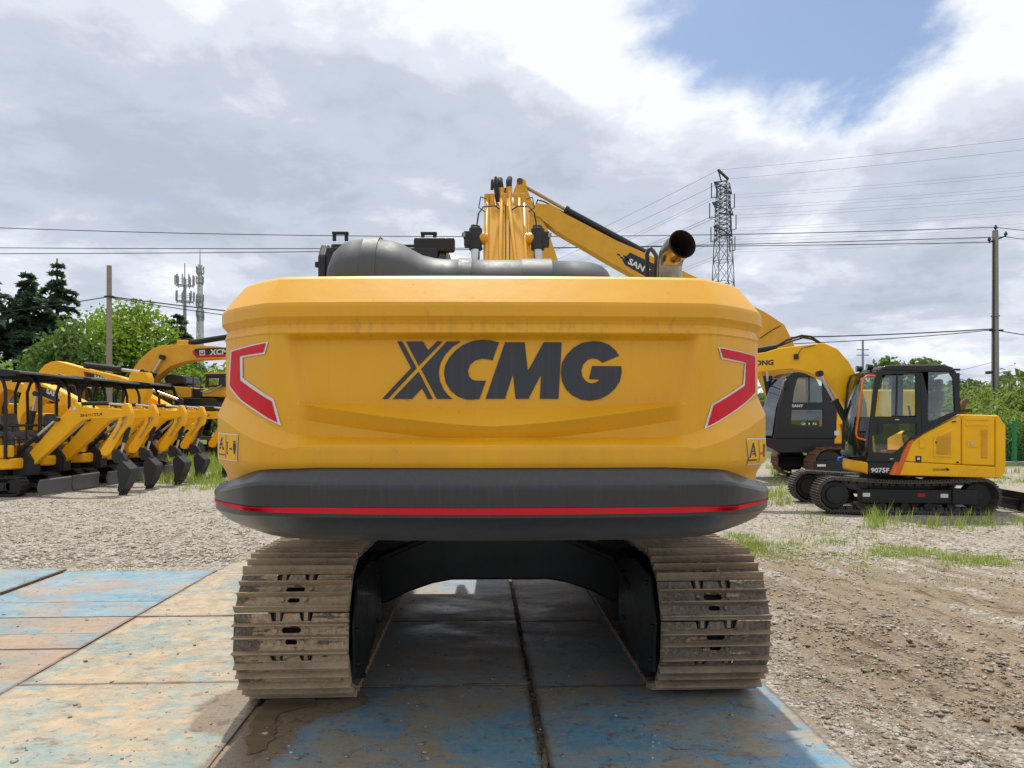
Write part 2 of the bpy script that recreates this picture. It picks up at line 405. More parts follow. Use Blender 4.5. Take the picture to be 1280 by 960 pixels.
WET_SPOTS = [tuple(ground_pt(a, b)[:2]) + (r,) for a, b, r in ((285,882,.20),(262,905,.10),(305,905,.14),(315,868,.12),(350,885,.20),(400,880,.19),(436,874,.12),(335,920,.17),(305,945,.15),(290,962,.14))]
def plate_mat(name, paintc, paint2, mudc, mud2, rust, cover, wet=False):
    """worn road plate: paint left in torn patches over dried mud, rust stains, scuffs and dark grit"""
    s = NT(name); p0 = s.pos(True)
    w = s.n('ShaderNodeVectorMath', operation='ADD'); s.l(p0, w.inputs[0])
    oi = s.n('ShaderNodeObjectInfo'); cb = s.n('ShaderNodeCombineXYZ'); s.l(s.math('MULTIPLY', oi.outputs['Random'], 37.0), cb.inputs[2]); s.l(cb.outputs[0], w.inputs[1])
    p = w.outputs[0]
    big = s.noise(p, 1.5, 5, .6, .6); blot = s.noise(p, 6.0, 10, .72, 1.0); tear = s.noise(s.mapped(p, (1.0, 3.4, 1), (0,0,.1)), 4.2, 10, .74, .7)
    fine = s.noise(p, 34, 8, .75); grit = s.noise(p, 95, 4, .7)
    k = s.math('ADD', s.math('MULTIPLY', big, .42), s.math('ADD', s.math('MULTIPLY', tear, .36), s.math('MULTIPLY', blot, .22)))
    k = s.math('ADD', k, s.math('MULTIPLY', s.math('SUBTRACT', fine, .5), .12))
    c0 = .5 - cover*.12
    m = s.ramp(k, c0-.045, c0+.05)
    painted = s.mix(s.ramp(blot, .38, .62), paintc, paint2)
    t = s.math('ADD', s.math('MULTIPLY', tear, .5), s.math('MULTIPLY', fine, .5))
    mudm = s.mix(s.ramp(t, .40, .60), mudc, mud2)
    c = s.mix(s.math('MULTIPLY', m, s.ramp(fine, .30, .55, .55, 1.0)), mudm, painted)
    rs = s.noise(s.mapped(p, (1.3, 2.6, 1)), 5.0, 10, .76, .8)
    r = s.math('MULTIPLY', s.ramp(rs, .555, .615), s.ramp(big, .38, .60, .35, 1.0))
    c = s.mix(s.math('MULTIPLY', r, .85), c, rust)
    dust = s.noise(s.mapped(p, (.7, 1.8, 1)), 2.4, 8, .65, .4)
    c = s.mix(s.ramp(dust, .50, .68, 0, .55), c, mud2)
    sc = s.noise(s.mapped(p, (.9, 34, 1), (0,0,.35)), 2.4, 4, .55); c = s.mix(s.ramp(sc, .66, .72, 0, .40), c, (0.34,0.31,0.26))
    sc = s.noise(s.mapped(p, (28, .8, 1), (0,0,.2)), 2.0, 4, .55); c = s.mix(s.ramp(sc, .67, .72, 0, .45), c, (0.10,0.075,0.055))
    dk = s.noise(p, 15, 10, .78, .4); c = s.mix(s.ramp(dk, .575, .64, 0, .75), c, (0.07,0.05,0.034))
    c = s.mix(s.ramp(grit, .60, .72, 0, .35), c, (0.09,0.07,0.05))
    gx_ = s.n('ShaderNodeSeparateXYZ'); s.l(s.n('ShaderNodeTexCoord').outputs['Generated'], gx_.inputs[0])
    ed = s.math('MINIMUM', s.math('MINIMUM', gx_.outputs[0], s.math('SUBTRACT', 1.0, gx_.outputs[0])), s.math('MINIMUM', gx_.outputs[1], s.math('SUBTRACT', 1.0, gx_.outputs[1])))
    ed = s.math('ADD', ed, s.math('MULTIPLY', s.math('SUBTRACT', blot, .5), .05))
    c = s.mix(s.ramp(ed, .022, .004, 0, .85), c, (0.12,0.065,0.038))
    ro = s.math('MULTIPLY', s.ramp(m, 0, 1, .80, .52), s.ramp(dust, .40, .60, .55, 1.0))
    if wet:                                              # mud carried in by the track and still wet
        g = 0.0
        for (x, y, r) in WET_SPOTS:
            dv = s.n('ShaderNodeVectorMath', operation='DISTANCE'); s.l(p0, dv.inputs[0]); dv.inputs[1].default_value = (x, y, 0)
            q = s.math('DIVIDE', dv.outputs['Value'], r); g = s.math('ADD', s.math('EXPONENT', s.math('MULTIPLY', s.math('MULTIPLY', q, q), -1.0)), g)
        wn = s.noise(p0, 9, 10, .68, .6); wf = s.noise(p0, 40, 8, .75)
        gg = s.math('ADD', s.math('ADD', g, s.math('MULTIPLY', s.math('SUBTRACT', wn, .5), 1.0)), s.math('MULTIPLY', s.math('SUBTRACT', wf, .5), .22))
        wm = s.ramp(gg, .50, .60); halo = s.ramp(gg, .22, .52, 0, .55)
        mudc_ = s.mix(s.ramp(wf, .3, .7), (0.135,0.10,0.065), (0.28,0.215,0.15)); mudc_ = s.mix(s.ramp(wn, .56, .62, 0, .6), mudc_, (0.07,0.05,0.033))
        c = s.mix(halo, c, s.mix(.6, c, (0.10,0.075,0.05))); c = s.mix(wm, c, mudc_)
        ro = s.math('MULTIPLY', ro, s.ramp(wm, 0, 1, 1.0, .62)); ro = s.math('MULTIPLY', ro, s.ramp(s.noise(p0, 7, 5, .6), .42, .58, .45, 1.0))
    s.set(color=c, rough=ro, spec=.45)
    s.bump(s.math('ADD', s.math('MULTIPLY', fine, .8), s.math('SUBTRACT', blot, s.math('MULTIPLY', r, .6))), .45, .007)
    return s.m
PL_CREAM = plate_mat('cream_worn_plate', (0.27,0.315,0.27), (0.175,0.28,0.29), (0.43,0.325,0.21), (0.33,0.25,0.16), (0.19,0.11,0.06), 0.03, True)
PL_BLUE = plate_mat('blue_worn_plate', (0.045,0.24,0.44), (0.17,0.30,0.36), (0.32,0.265,0.19), (0.25,0.215,0.165), (0.15,0.075,0.04), 0.04, True)
PL_SHADE = plate_mat('brown_blue_worn_plate', (0.10,0.26,0.39), (0.22,0.32,0.36), (0.36,0.31,0.25), (0.28,0.25,0.21), (0.17,0.105,0.07), -0.22)
PL_CYAN = plate_mat('cyan_worn_plate', (0.075,0.25,0.40), (0.18,0.32,0.36), (0.25,0.185,0.145), (0.31,0.25,0.19), (0.17,0.105,0.08), 0.25)
PL_BROWN = plate_mat('brown_worn_plate', (0.11,0.25,0.33), (0.18,0.26,0.26), (0.24,0.165,0.122), (0.34,0.25,0.165), (0.14,0.07,0.05), -0.12)
PL_EDGE = RUST
# ------------------------------------------------------------------ ground
TH_T = R(2.58)                                          # heading of plates and undercarriage
TH_U = R(0.7)                                           # heading of the upper structure
PF = Matrix.Rotation(TH_T, 4, 'Z')
def fbm_np(x, y, oct_=4, seed=0):
    rng = np.random.RandomState(seed); tot = np.zeros_like(x); amp = 1.0
    for o in range(oct_):
        g = rng.rand(256, 256); f = 2.0**o
        xx, yy = x*f + 71.3*o, y*f + 13.7*o
        xi, yi = np.floor(xx).astype(int), np.floor(yy).astype(int); fx, fy = xx-xi, yy-yi
        fx = fx*fx*(3-2*fx); fy = fy*fy*(3-2*fy)
        a = g[xi % 256, yi % 256]; b = g[(xi+1) % 256, yi % 256]; c = g[xi % 256, (yi+1) % 256]; d = g[(xi+1) % 256, (yi+1) % 256]
        tot += amp*((a*(1-fx)+b*fx)*(1-fy)+(c*(1-fx)+d*fx)*fy - .5); amp *= .5
    return tot
def ground_z(x, y):
    x = np.asarray(x, float); y = np.asarray(y, float)
    c, s = math.cos(TH_T), math.sin(TH_T)
    u = x*c + y*s; v = -x*s + y*c
    dx = np.maximum(np.maximum(-7.4-u, u-1.80), 0); dy = np.maximum(v-8.15, 0)
    dist = np.hypot(dx, dy); k = np.clip(dist/0.5, 0, 1); k = k*k*(3-2*k)
    rut = fbm_np(x*2.1+y*0.5, y*0.42, 3, 3)
    mudz = np.exp(-((x-3.6)/2.2)**2)*np.exp(-((y-5.2)/2.6)**2)
    z = 0.05*fbm_np(x*.7, y*.7, 3, 1)*np.clip(dist/1.5, .25, 1) + 0.20*rut*mudz + 0.035*fbm_np(x*5, y*5, 4, 5)*(0.45+mudz)*np.clip(12/np.maximum(np.hypot(x, y), 4)-.3, 0, 1)
    far = np.clip((np.hypot(x, y)-14)/10, 0, 1)
    z = z*(1-far) - 0.012
    return z*k + (-0.035)*(1-k)

def ground_mat():
    s = NT('gravel_yard'); p = s.pos(True)
    sx = s.n('ShaderNodeSeparateXYZ'); s.l(p, sx.inputs[0]); X, Y = sx.outputs[0], sx.outputs[1]
    vor = s.n('ShaderNodeTexVoronoi'); s.l(p, vor.inputs['Vector']); vor.inputs['Scale'].default_value = 34
    vor2 = s.n('ShaderNodeTexVoronoi'); s.l(p, vor2.inputs['Vector']); vor2.inputs['Scale'].default_value = 13
    n1 = s.noise(p, .45, 5, .6, .3); n2 = s.noise(p, 3.2, 7, .65); n3 = s.noise(p, 26, 6, .7)
    rut = s.noise(s.mapped(s.mapped(p, (1, 1, 1), (0,0,R(-13))), (2.6, .30, 1)), 1.35, 8, .66, .25)
    cell = s.n('ShaderNodeSeparateColor'); s.l(vor.outputs['Color'], cell.inputs[0])
    cell2 = s.n('ShaderNodeSeparateColor'); s.l(vor2.outputs['Color'], cell2.inputs[0])
    stone = s.mix(cell.outputs[0], (0.20,0.17,0.135), (0.45,0.415,0.365))
    stone = s.mix(s.ramp(cell2.outputs[1], .5, .9, 0, .45), stone, (0.54,0.51,0.46))
    stone = s.mix(s.ramp(vor.outputs['Distance'], .35, .75, 0, .55), stone, (0.12,0.098,0.072))
    dirt = s.mix(s.ramp(n2, .3, .7), (0.165,0.122,0.080), (0.285,0.225,0.158))
    dirt = s.mix(s.ramp(n3, .55, .75, 0, .6), dirt, (0.14,0.098,0.06))
    right = s.math('MULTIPLY', s.ramp(X, 1.6, 2.3), s.math('MULTIPLY', s.ramp(Y, 2.6, 3.6), s.ramp(Y, 9.6, 7.6)))
    mk = s.math('ADD', s.math('MULTIPLY', rut, .75), s.math('MULTIPLY', n2, .30))
    mk = s.math('ADD', mk, s.math('MULTIPLY', right, .14))
    mk = s.math('ADD', mk, s.math('MULTIPLY', s.math('SUBTRACT', n1, .5), .30))
    m = s.ramp(mk, .575, .66)
    c = s.mix(s.math('MULTIPLY', m, .92), stone, dirt)
    dark = s.math('MULTIPLY', s.ramp(rut, .53, .60), right)
    n4 = s.noise(s.mapped(s.mapped(p, (1, 1, 1), (0,0,R(-13))), (1.5, .6, 1)), 7.5, 9, .74, .5)
    dark = s.math('MULTIPLY', s.math('ADD', dark, s.math('MULTIPLY', right, .30)), s.ramp(n4, .46, .60))
    c = s.mix(s.math('MULTIPLY', dark, .92, True), c, s.mix(n3, (0.05,0.033,0.02), (0.13,0.09,0.055)))
    # grassy beyond the yard
    d2 = s.n('ShaderNodeVectorMath', operation='LENGTH'); s.l(p, d2.inputs[0])
    gz = s.ramp(s.math('ADD', d2.outputs['Value'], s.math('MULTIPLY', n1, 9)), 33, 37)
    c = s.mix(gz, c, s.mix(n2, (0.075,0.11,0.03), (0.14,0.17,0.06)))
    s.set(color=c, rough=.9, spec=.25)
    h = s.math('ADD', s.math('MULTIPLY', vor.outputs['Distance'], -.7), s.math('MULTIPLY', n3, .8))
    h = s.math('ADD', h, s.math('MULTIPLY', cell.outputs[2], .4))
    s.bump(h, .9, .022)
    return s.m
def build_ground():
    rs = [0.0]; r = 0.6
    while r < 4000: rs.append(r); r *= 1.0235 if r < 40 else 1.06
    na = 420; ang = np.linspace(0, 2*PI, na, endpoint=False)
    rr = np.array(rs[1:]); A, RR = np.meshgrid(ang, rr)
    x, y = (RR*np.cos(A)).ravel(), (RR*np.sin(A)).ravel()
    z = ground_z(x, y)
    V = np.vstack([np.array([[0, 0, -0.035]]), np.stack([x, y, z], 1)])
    nr = len(rr); i, j = np.meshgrid(np.arange(nr-1), np.arange(na), indexing='ij'); j2 = (j+1) % na
    q = np.stack([1+i*na+j, 1+(i+1)*na+j, 1+(i+1)*na+j2, 1+i*na+j2], -1).reshape(-1, 4)
    o = np_mesh('ground', V, q, ground_mat(), smooth=True)
    bm = bmesh.new(); bm.from_mesh(o.data); bm.verts.ensure_lookup_table()
    for k in range(na): bm.faces.new((bm.verts[0], bm.verts[1+k], bm.verts[1+(k+1) % na]))
    bmesh.ops.recalc_face_normals(bm, faces=bm.faces); bm.to_mesh(o.data); bm.free()
    if o.data.polygons[10].normal.z < 0: o.data.flip_normals()
    o.data.polygons.foreach_set('use_smooth', [True]*len(o.data.polygons))
    tag(o, kind='structure')
build_ground()

def stone_mat():
    s = NT('loose_stone'); g = s.n('ShaderNodeNewGeometry'); r = g.outputs['Random Per Island']
    c = s.mix(r, (0.17,0.14,0.108), (0.42,0.39,0.345)); r2 = s.math('FRACT', s.math('MULTIPLY', r, 17.3))
    c = s.mix(s.ramp(r2, .7, 1, 0, .7), c, (0.56,0.54,0.50)); c = s.mix(s.ramp(r2, .25, 0, 0, .6), c, (0.30,0.20,0.13))
    n = s.noise(s.pos(True), 60, 4, .6)
    s.set(color=s.mix(s.ramp(n, .4, .7, 0, .4), c, (0.16,0.12,0.08)), rough=.85, spec=.3); return s.m
STONE = stone_mat()
OCT = np.array([[1,0,0],[-1,0,0],[0,1,0],[0,-1,0],[0,0,1],[0,0,-1],[.6,.6,.45],[-.6,.6,.4],[-.6,-.6,.45],[.6,-.6,.4]], float)
OCT[:6] *= .92
OCF = np.array([[4,6,0],[4,0,9],[4,9,3],[4,3,8],[4,8,1],[4,1,7],[4,7,2],[4,2,6],[5,0,2],[5,2,1],[5,1,3],[5,3,0],[0,6,2],[2,7,1],[1,8,3],[3,9,0]])
def stones(name, pts, sizes, mat, seed, label):
    rng = np.random.RandomState(seed); n = len(pts)
    V = np.tile(OCT[None], (n, 1, 1)) + rng.normal(0, .14, (n, 10, 3))
    V *= np.stack([rng.uniform(.7, 1.3, n), rng.uniform(.7, 1.3, n), rng.uniform(.4, .75, n)], 1)[:, None, :]*sizes[:, None, None]
    a = rng.uniform(0, 2*PI, n); ca, sa = np.cos(a)[:, None], np.sin(a)[:, None]
    x = V[..., 0]*ca - V[..., 1]*sa; y = V[..., 0]*sa + V[..., 1]*ca
    V = np.stack([x, y, V[..., 2]], -1) + pts[:, None, :]
    Fq = (OCF[None] + (np.arange(n)*10)[:, None, None]).reshape(-1, 3)
    return tag(np_mesh(name, V.reshape(-1, 3), Fq, mat), label, 'gravel', kind='stuff')
def scatter_px(x0, x1, y0, y1, n, seed, dens=None):     # points spread evenly over a patch of the yard as it is seen
    rng = np.random.RandomState(seed)
    px = rng.uniform(x0, x1, n); py = y0 + (y1-y0)*rng.rand(n)
    d = F*H/(py-HY); x = (px-CX)*d/F
    c, s = math.cos(TH_T), math.sin(TH_T); u = x*c + d*s; v = -x*s + d*c
    keep = ~((u < 1.83) & (u > -7.3) & (v < 8.15))
    if dens is not None: keep &= rng.rand(n) < dens(x, d)
    x, d = x[keep], d[keep]
    return np.stack([x, d, ground_z(x, d)], 1)
def build_stones():
    rng = np.random.RandomState(4)
    def dn(x, y):
        k = np.clip(fbm_np(x*1.3, y*.5, 4, 21)*2.4 + .30, .02, 1)
        nearp = np.clip(1.2-np.abs(x-(1.9+.1*y))/1.6, 0, 1)
        return np.clip(k*.8+nearp*.7, 0, 1)
    p = scatter_px(880, 1560, 690, 1200, 52000, 11, dn)
    sz = rng.lognormal(-5.0, .45, len(p)).clip(.003, .027)*np.clip(p[:, 1]/4.0, .8, 1.35)
    stones('gravel_stones', p, sz, STONE, 5, 'loose pale gravel stones strewn beside the plates on the right')
    p = scatter_px(-200, 330, 625, 716, 11000, 12)
    sz = rng.lognormal(-4.1, .35, len(p)).clip(.008, .05)
    stones('gravel_stones', p, sz, STONE, 6, 'loose grey gravel beyond the plates on the left')
    p = scatter_px(900, 1500, 620, 700, 6000, 13, lambda x, y: np.clip(fbm_np(x*.6, y*.6, 4, 9)*2+.5, 0, 1))
    sz = rng.lognormal(-4.15, .35, len(p)).clip(.008, .05)
    stones('gravel_stones', p, sz, STONE, 7, 'loose pale gravel around the small excavator on the right')
build_stones()

# ------------------------------------------------------------------ steel road plates
PLATE_MB = {}
def plate(u0, u1, v0, v1, m, label, dz=0.0, g=.005):
    w, l = (u1-u0)-2*g, (v1-v0)-2*g
    rnd = random.Random(int(u0*100+v0*1000))
    mb = MB(); n = 10
    # slab with slightly dented edges
    def edge(a, b, k):
        return [(a[0]+(b[0]-a[0])*i/k + rnd.uniform(-.003, .003), a[1]+(b[1]-a[1])*i/k + rnd.uniform(-.003, .003)) for i in range(k)]
    c = [(-w/2,-l/2),(w/2,-l/2),(w/2,l/2),(-w/2,l/2)]
    poly = sum((edge(c[i], c[(i+1) % 4], n) for i in range(4)), [])
    mb.prism(poly, -.024, 0, 'z')
    o = mb.build('steel_plate', [m], None, bevel=.003, seg=1)
    q = PF @ Vector(((u0+u1)/2, (v0+v1)/2, 0))
    o.location = (q.x, q.y, dz); o.rotation_euler = (rnd.uniform(-.0012, .0012), rnd.uniform(-.0012, .0012), TH_T + rnd.uniform(-.003, .003))
    tag(o, label, 'steel plate', 'steel plates laid over the yard')
U = [-7.2, -4.46, -2.83, -1.265, .310, 1.752]
plate(U[2], U[3], 7.62, 8.2, PL_CREAM, 'short cream steel plate at the far end beyond the left track', -.002)
plate(U[2], U[3], 5.98, 7.62, PL_CREAM, 'cream and orange steel plate left of the top of the muddy track', .002)
plate(U[2], U[3], 4.47, 5.98, PL_CREAM, 'pale steel plate beside the middle of the muddy left track', -.001)
plate(U[2], U[3], 2.93, 4.47, PL_CREAM, 'big cream and faded blue steel plate at the lower left, in full sun', .002)
plate(U[2], U[3], 1.4, 2.93, PL_CREAM, 'cream steel plate mostly cut off by the bottom edge at the left', 0)
plate(U[1]+.03, U[2], 6.48, 7.82, PL_CYAN, 'bright blue steel plate with a rusty patch at the far left', 0)
plate(U[1]+.03, U[2], 5.99, 6.48, PL_CYAN, 'narrow pale blue steel strip just nearer than the bright blue plate', .003)
plate(U[1]+.03, U[2], 5.53, 5.99, PL_BROWN, 'narrow rust brown steel strip between two bluish strips', 0)
plate(U[1]+.03, U[2], 5.17, 5.53, PL_BROWN, 'narrow brown steel strip with blue left along its edges', .002)
plate(U[1]+.03, U[2], 3.6, 5.17, PL_BROWN, 'brown and tan steel plate at the left edge beside the cream plates', -.001)
plate(U[0], U[1]-.03, 6.9, 7.95, PL_CYAN, 'sky blue steel plate beyond the grassy gap at the far left', .001)
plate(U[0], U[1]-.03, 5.4, 6.9, PL_CYAN, 'blue and tan steel plate on the near side of the grassy gap', 0)
plate(U[3]+.02, U[4]-.012, 7.26, 8.7, PL_BLUE, 'left one of the two plates lit beyond the arch under the machine', .001)
plate(U[3]+.02, U[4]-.012, 5.74, 7.26, PL_SHADE, 'shaded steel plate with a round lifting hole under the machine', -.001)
plate(U[3]+.02, U[4]-.012, 4.35, 5.74, PL_SHADE, 'shaded brown steel plate between the tracks on the left of the seam', .001)
plate(U[3]+.02, U[4]-.012, 2.87, 4.35, PL_BLUE, 'blue and tan steel plate at the bottom left of the middle seam', -.001)
plate(U[3]+.02, U[4]-.012, 1.4, 2.87, PL_BLUE, 'blue steel plate left of the seam, below the frame', 0)
plate(U[4]+.012, U[5], 7.2, 8.7, PL_BLUE, 'right one of the two plates lit beyond the arch under the machine', 0)
plate(U[4]+.012, U[5], 5.70, 7.2, PL_SHADE, 'shaded steel plate right of the seam under the far part of the machine', .001)
plate(U[4]+.012, U[5], 4.30, 5.70, PL_SHADE, 'shaded dark steel plate between the seam and the right track', -.002)
plate(U[4]+.012, U[5], 2.85, 4.30, PL_BLUE, 'vivid blue steel plate at the bottom right, with a sunlit outer edge', .002)
plate(U[4]+.012, U[5], 1.4, 2.85, PL_BLUE, 'blue steel plate right of the seam, below the frame', 0)

def blob(name, pts, z, m, seed=1, amp=.03, thick=.001):
    """thin sheet with a frayed outline"""
    n = len(pts); fine = []; k = 14; rng = np.random.RandomState(seed); off = rng.uniform(0, 50, 2)
    for i in range(n):
        a, b = Vector(pts[i]), Vector(pts[(i+1) % n])
        for j in range(k): fine.append(a.lerp(b, j/k))
    for _ in range(3): fine = [(fine[i-1]+fine[i]*2+fine[(i+1) % len(fine)])/4 for i in range(len(fine))]
    xs = np.array([q.x for q in fine]); ys = np.array([q.y for q in fine])
    dx = fbm_np(xs*14+off[0], ys*14+off[1], 5, 41)*amp*.8; dy = fbm_np(xs*14+off[1]+9, ys*14+off[0], 5, 43)*amp*.8
    mb = MB(); mb.prism(list(zip(xs+dx, ys+dy)), z-thick, z, 'z'); return tag(mb.build(name, [m], None, smooth=0), kind='structure')
def gp(pts): return [tuple(ground_pt(a, b)[:2]) for a, b in pts]
def puddle_mat():
    s = NT('muddy_water'); p = s.pos(True)
    s.set(color=s.mix(s.noise(p, 5, 4), (0.13,0.10,0.06), (0.18,0.14,0.09)), rough=.05, spec=.5); s.bump(s.noise(p, 9, 2), .02, .003); return s.m
def wet_mat():
    s = NT('wet_mud'); p = s.pos(True); n = s.noise(p, 26, 9, .75); b = s.noise(p, 6, 5, .65, .4)
    c = s.mix(s.ramp(n, .3, .7), (0.16,0.12,0.08), (0.30,0.235,0.165)); c = s.mix(s.ramp(s.noise(p, 14, 10, .75), .60, .68), c, (0.05,0.035,0.025))
    s.set(color=c, rough=s.ramp(b, .40, .58, .22, .8)); s.bump(n, .8, .012); return s.m
PUD, WET = puddle_mat(), wet_mat()
blob('muddy_puddle', gp([(330,880),(352,872),(400,873),(392,883),(356,892),(342,904),(350,914),(338,924),(334,938),(318,944),(304,946),(308,926),(318,900)]), .0048, PUD, seed=3, amp=.05)
blob('dirt_in_joint', gp([(682,962),(694,905),(676,862),(660,800),(656,735),(649,735),(654,800),(667,862),(686,905),(674,962)]), -.012, WET, seed=8, amp=.01)
blob('dirt_in_joint', gp([(255,964),(322,880),(330,880),(272,964)]), -.010, WET, seed=9, amp=.015)

# ------------------------------------------------------------------ main excavator
SL = (-0.124, 5.97, 0.0)                                 # slew centre on the ground
UPM = frame(SL, TH_U); UPI = UPM.inverted()
EX = thing('crawler_excavator', 'huge yellow crawler excavator seen from behind, filling the middle of the yard', 'excavator', SL, TH_U)

# --- counterweight surface S(s, z): plan curve + offset along its normal
def plan_curve():
    half = [(0,-2.850),(.45,-2.846),(.80,-2.830),(.98,-2.814),(1.04,-2.785),(1.20,-2.655),(1.325,-2.51),(1.370,-2.30),(1.373,-1.95),(1.373,-1.2)]
    pts = [Vector((-x, y)) for x, y in half[:0:-1]] + [Vector(q) for q in half]
    for _ in range(3):
        n = [pts[0]]
        for a, b in zip(pts, pts[1:]): n += [a.lerp(b, .25), a.lerp(b, .75)]
        pts = n + [pts[-1]]
    X = np.array([q.x for q in pts]); Y = np.array([q.y for q in pts])
    s = np.concatenate([[0], np.cumsum(np.hypot(np.diff(X), np.diff(Y)))]); s -= s[-1]/2
    su = np.linspace(s[0], s[-1], 3001); X = np.interp(su, s, X); Y = np.interp(su, s, Y)
    tx, ty = np.gradient(X, su), np.gradient(Y, su); k = np.ones(21)/21
    tx = np.convolve(np.pad(tx, 10, 'edge'), k, 'valid'); ty = np.convolve(np.pad(ty, 10, 'edge'), k, 'valid'); L_ = np.hypot(tx, ty)
    return su, X, Y, ty/L_, -tx/L_
CS, CXX, CYY, CNX, CNY = plan_curve()
SMAX = CS[-1]
def lin(v, xs, ys): return np.interp(v, xs, ys)
def sm(t): t = np.clip(t, 0, 1); return t*t*(3-2*t)
def feature_lines(a):
    """heights of the pressed creases at distance a from the middle"""
    ztop = 1.697 - .034*(1-np.clip(a/.84, 0, 1)); zbot = 1.690 - .098*(1-np.clip(a/.84, 0, 1)**1.4)
    z2 = np.where(a < .90, 1.526, lin(a, [.90, 1.05, 1.25, 1.45, 1.7, 3], [1.526, 1.580, 1.65, 1.69, 1.715, 1.715]))
    h2 = lin(a, [.75, .95, 1.2, 1.5, 3], [.030, .075, .090, .085, .08])
    return z2, h2, zbot, ztop
def off_body(s, z):
    s = np.asarray(s, float); z = np.asarray(z, float); a = np.abs(s)
    o = lin(z, [1.30, 2.00, 2.008, 2.045, 2.060, 2.078, 2.125, 2.14, 2.262, 2.276, 2.279], [-.018, -.018, -.013, -.026, -.017, -.001, .000, -.004, -.098, -.118, -.135])
    # recessed centre panel with slanted side walls
    z2, h2, zbot, ztop = feature_lines(a)
    sb = .835 + .075*np.clip((z-1.69)/.3, 0, 1)
    inside = sm((sb+.035-a)/.07)*sm((2.005-z)/.03)
    rec = np.where(z > ztop, -.046, np.where(z > zbot, -.046 + .072*(ztop-z)/np.maximum(ztop-zbot, .004), .026 - .046*np.clip((zbot-z)/.07, 0, 1)))
    # lower step line, rising towards the corners
    A2 = lin(a, [0, .75, .95, 1.2, 1.5, 3], [.046, .048, .060, .058, .034, .02])
    o = o + inside*np.where(z > 1.535, rec, 0)
    o = o + A2*np.clip((z2+.5*h2-z)/h2, 0, 1)*np.where(z < 2.0, 1, 0) - inside*.016*np.where((z <= 1.535), np.clip((z-1.50)/.035, 0, 1), 0)
    o = o - .045*sm((1.445-z)/.10) - .03*sm((a-1.6)/1.0)*np.clip((1.6-z)/.3, 0, 1)
    return o
def surf(s, z, extra=0.0, off=off_body):
    o = off(s, z) + extra
    x = np.interp(s, CS, CXX) + np.interp(s, CS, CNX)*o; y = np.interp(s, CS, CYY) + np.interp(s, CS, CNY)*o
    return np.stack([x, y, np.broadcast_to(z, np.shape(x))], -1)
def off_bump(s, z):
    s = np.asarray(s, float); z = np.asarray(z, float); a = np.abs(s)
    top = lin(a, [0, .95, 1.0, 1.35, 1.8, 3], [1.418, 1.421, 1.415, 1.325, 1.30, 1.29]); bot = lin(a, [0, .8, 1.1, 1.4, 1.7, 3], [1.072, 1.076, 1.09, 1.13, 1.165, 1.17])
    f = (z-bot)/(top-bot)
    return lin(f, [0, .05, .13, .36, .76, .81, .975, 1.0], [-.10, -.06, -.012, .068, .082, .076, .018, -.03])*(1-.62*np.clip((a-1.05)/.45, 0, 1)) - .004*np.clip((a-1.1)/.6, 0, 1)
def bump_z(s, f):
    a = abs(s)
    return float(lin(a, [0, .8, 1.1, 1.4, 1.7, 3], [1.072, 1.076, 1.09, 1.13, 1.165, 1.17]))*(1-f) + f*float(lin(a, [0, .95, 1.0, 1.35, 1.8, 3], [1.418, 1.421, 1.415, 1.325, 1.30, 1.29]))
def grid_mesh(name, V, mat, parent, smooth=28):
    a, b = V.shape[:2]
    i, j = np.meshgrid(np.arange(a-1), np.arange(b-1), indexing='ij')
    q = np.stack([i*b+j, i*b+j+1, (i+1)*b+j+1, (i+1)*b+j], -1).reshape(-1, 4)
    o = np_mesh(name, V.reshape(-1, 3), q, mat, parent, True)
    o.data.set_sharp_from_angle(angle=R(smooth)); return o
def build_counterweight():
    ss = np.unique(np.concatenate([np.linspace(-SMAX, SMAX, 260), np.linspace(-1.0, -.78, 24), np.linspace(.78, 1.0, 24)]))
    cols = []
    for q in ss:
        z2, h2, zb, zt = (float(k) for k in feature_lines(np.array(abs(q))))
        A = z2-.5*h2; B = z2+.5*h2; Cc = max(zb-.07, B+.006); D = max(zb, Cc+.006); E = max(zt, D+.006)
        marks = [(1.31, 6), (1.40, 8), (A-.003, 2), (A, 6), (B, 2), (B+.003, 8), (Cc, 10), (D-.002, 2), (D, 10), (E, 2), (E+.002, 14), (1.97, 8), (2.0, 2), (2.008, 6), (2.045, 4), (2.06, 4), (2.078, 6), (2.125, 3), (2.14, 14), (2.262, 4), (2.276, 2)]
        zc = []
        for (z0, n), z1 in zip(marks, [m_[0] for m_ in marks[1:]] + [2.279]): zc += [z0 + (z1-z0)*k/n for k in range(n)]
        cols.append(zc + [2.279])
    ZZ = np.array(cols); SS = np.repeat(ss[:, None], ZZ.shape[1], 1)
    o = grid_mesh('counterweight', surf(SS, ZZ), CWPAINT, EX, 17)
    ff = np.array([0, .05, .09, .13, .2, .28, .36, .5, .65, .76, .785, .81, .86, .92, .975, 1.0])
    V = np.array([[surf(s, bump_z(s, f), 0, off_bump) for f in ff] for s in ss])
    b = grid_mesh('bumper', V, BUMPER, o, 25)
    # closing sheet under the counterweight and deck on top
    under = [tuple(surf(s, bump_z(s, 0), 0, off_bump)) for s in ss[::3]]
    mb = MB(); mb.add([(q[0], q[1], q[2]+.004) for q in under] + [(1.3, -1.1, 1.17), (-1.3, -1.1, 1.17)], [tuple(range(len(under)+2))], 0); mb.build('bottom_plate', [BLACK], o, smooth=0)
    top = [tuple(surf(s, 2.279, -.0)) for s in ss[::3]]
    mb = MB(); mb.add([(q[0], q[1], q[2]-.001) for q in top] + [(1.25, -1.1, 2.24), (-1.25, -1.1, 2.24)], [tuple(range(len(top)+2))], 0); mb.build('top_plate', [YEL], o, smooth=0)
    return o, b
CW, BUMP = build_counterweight()

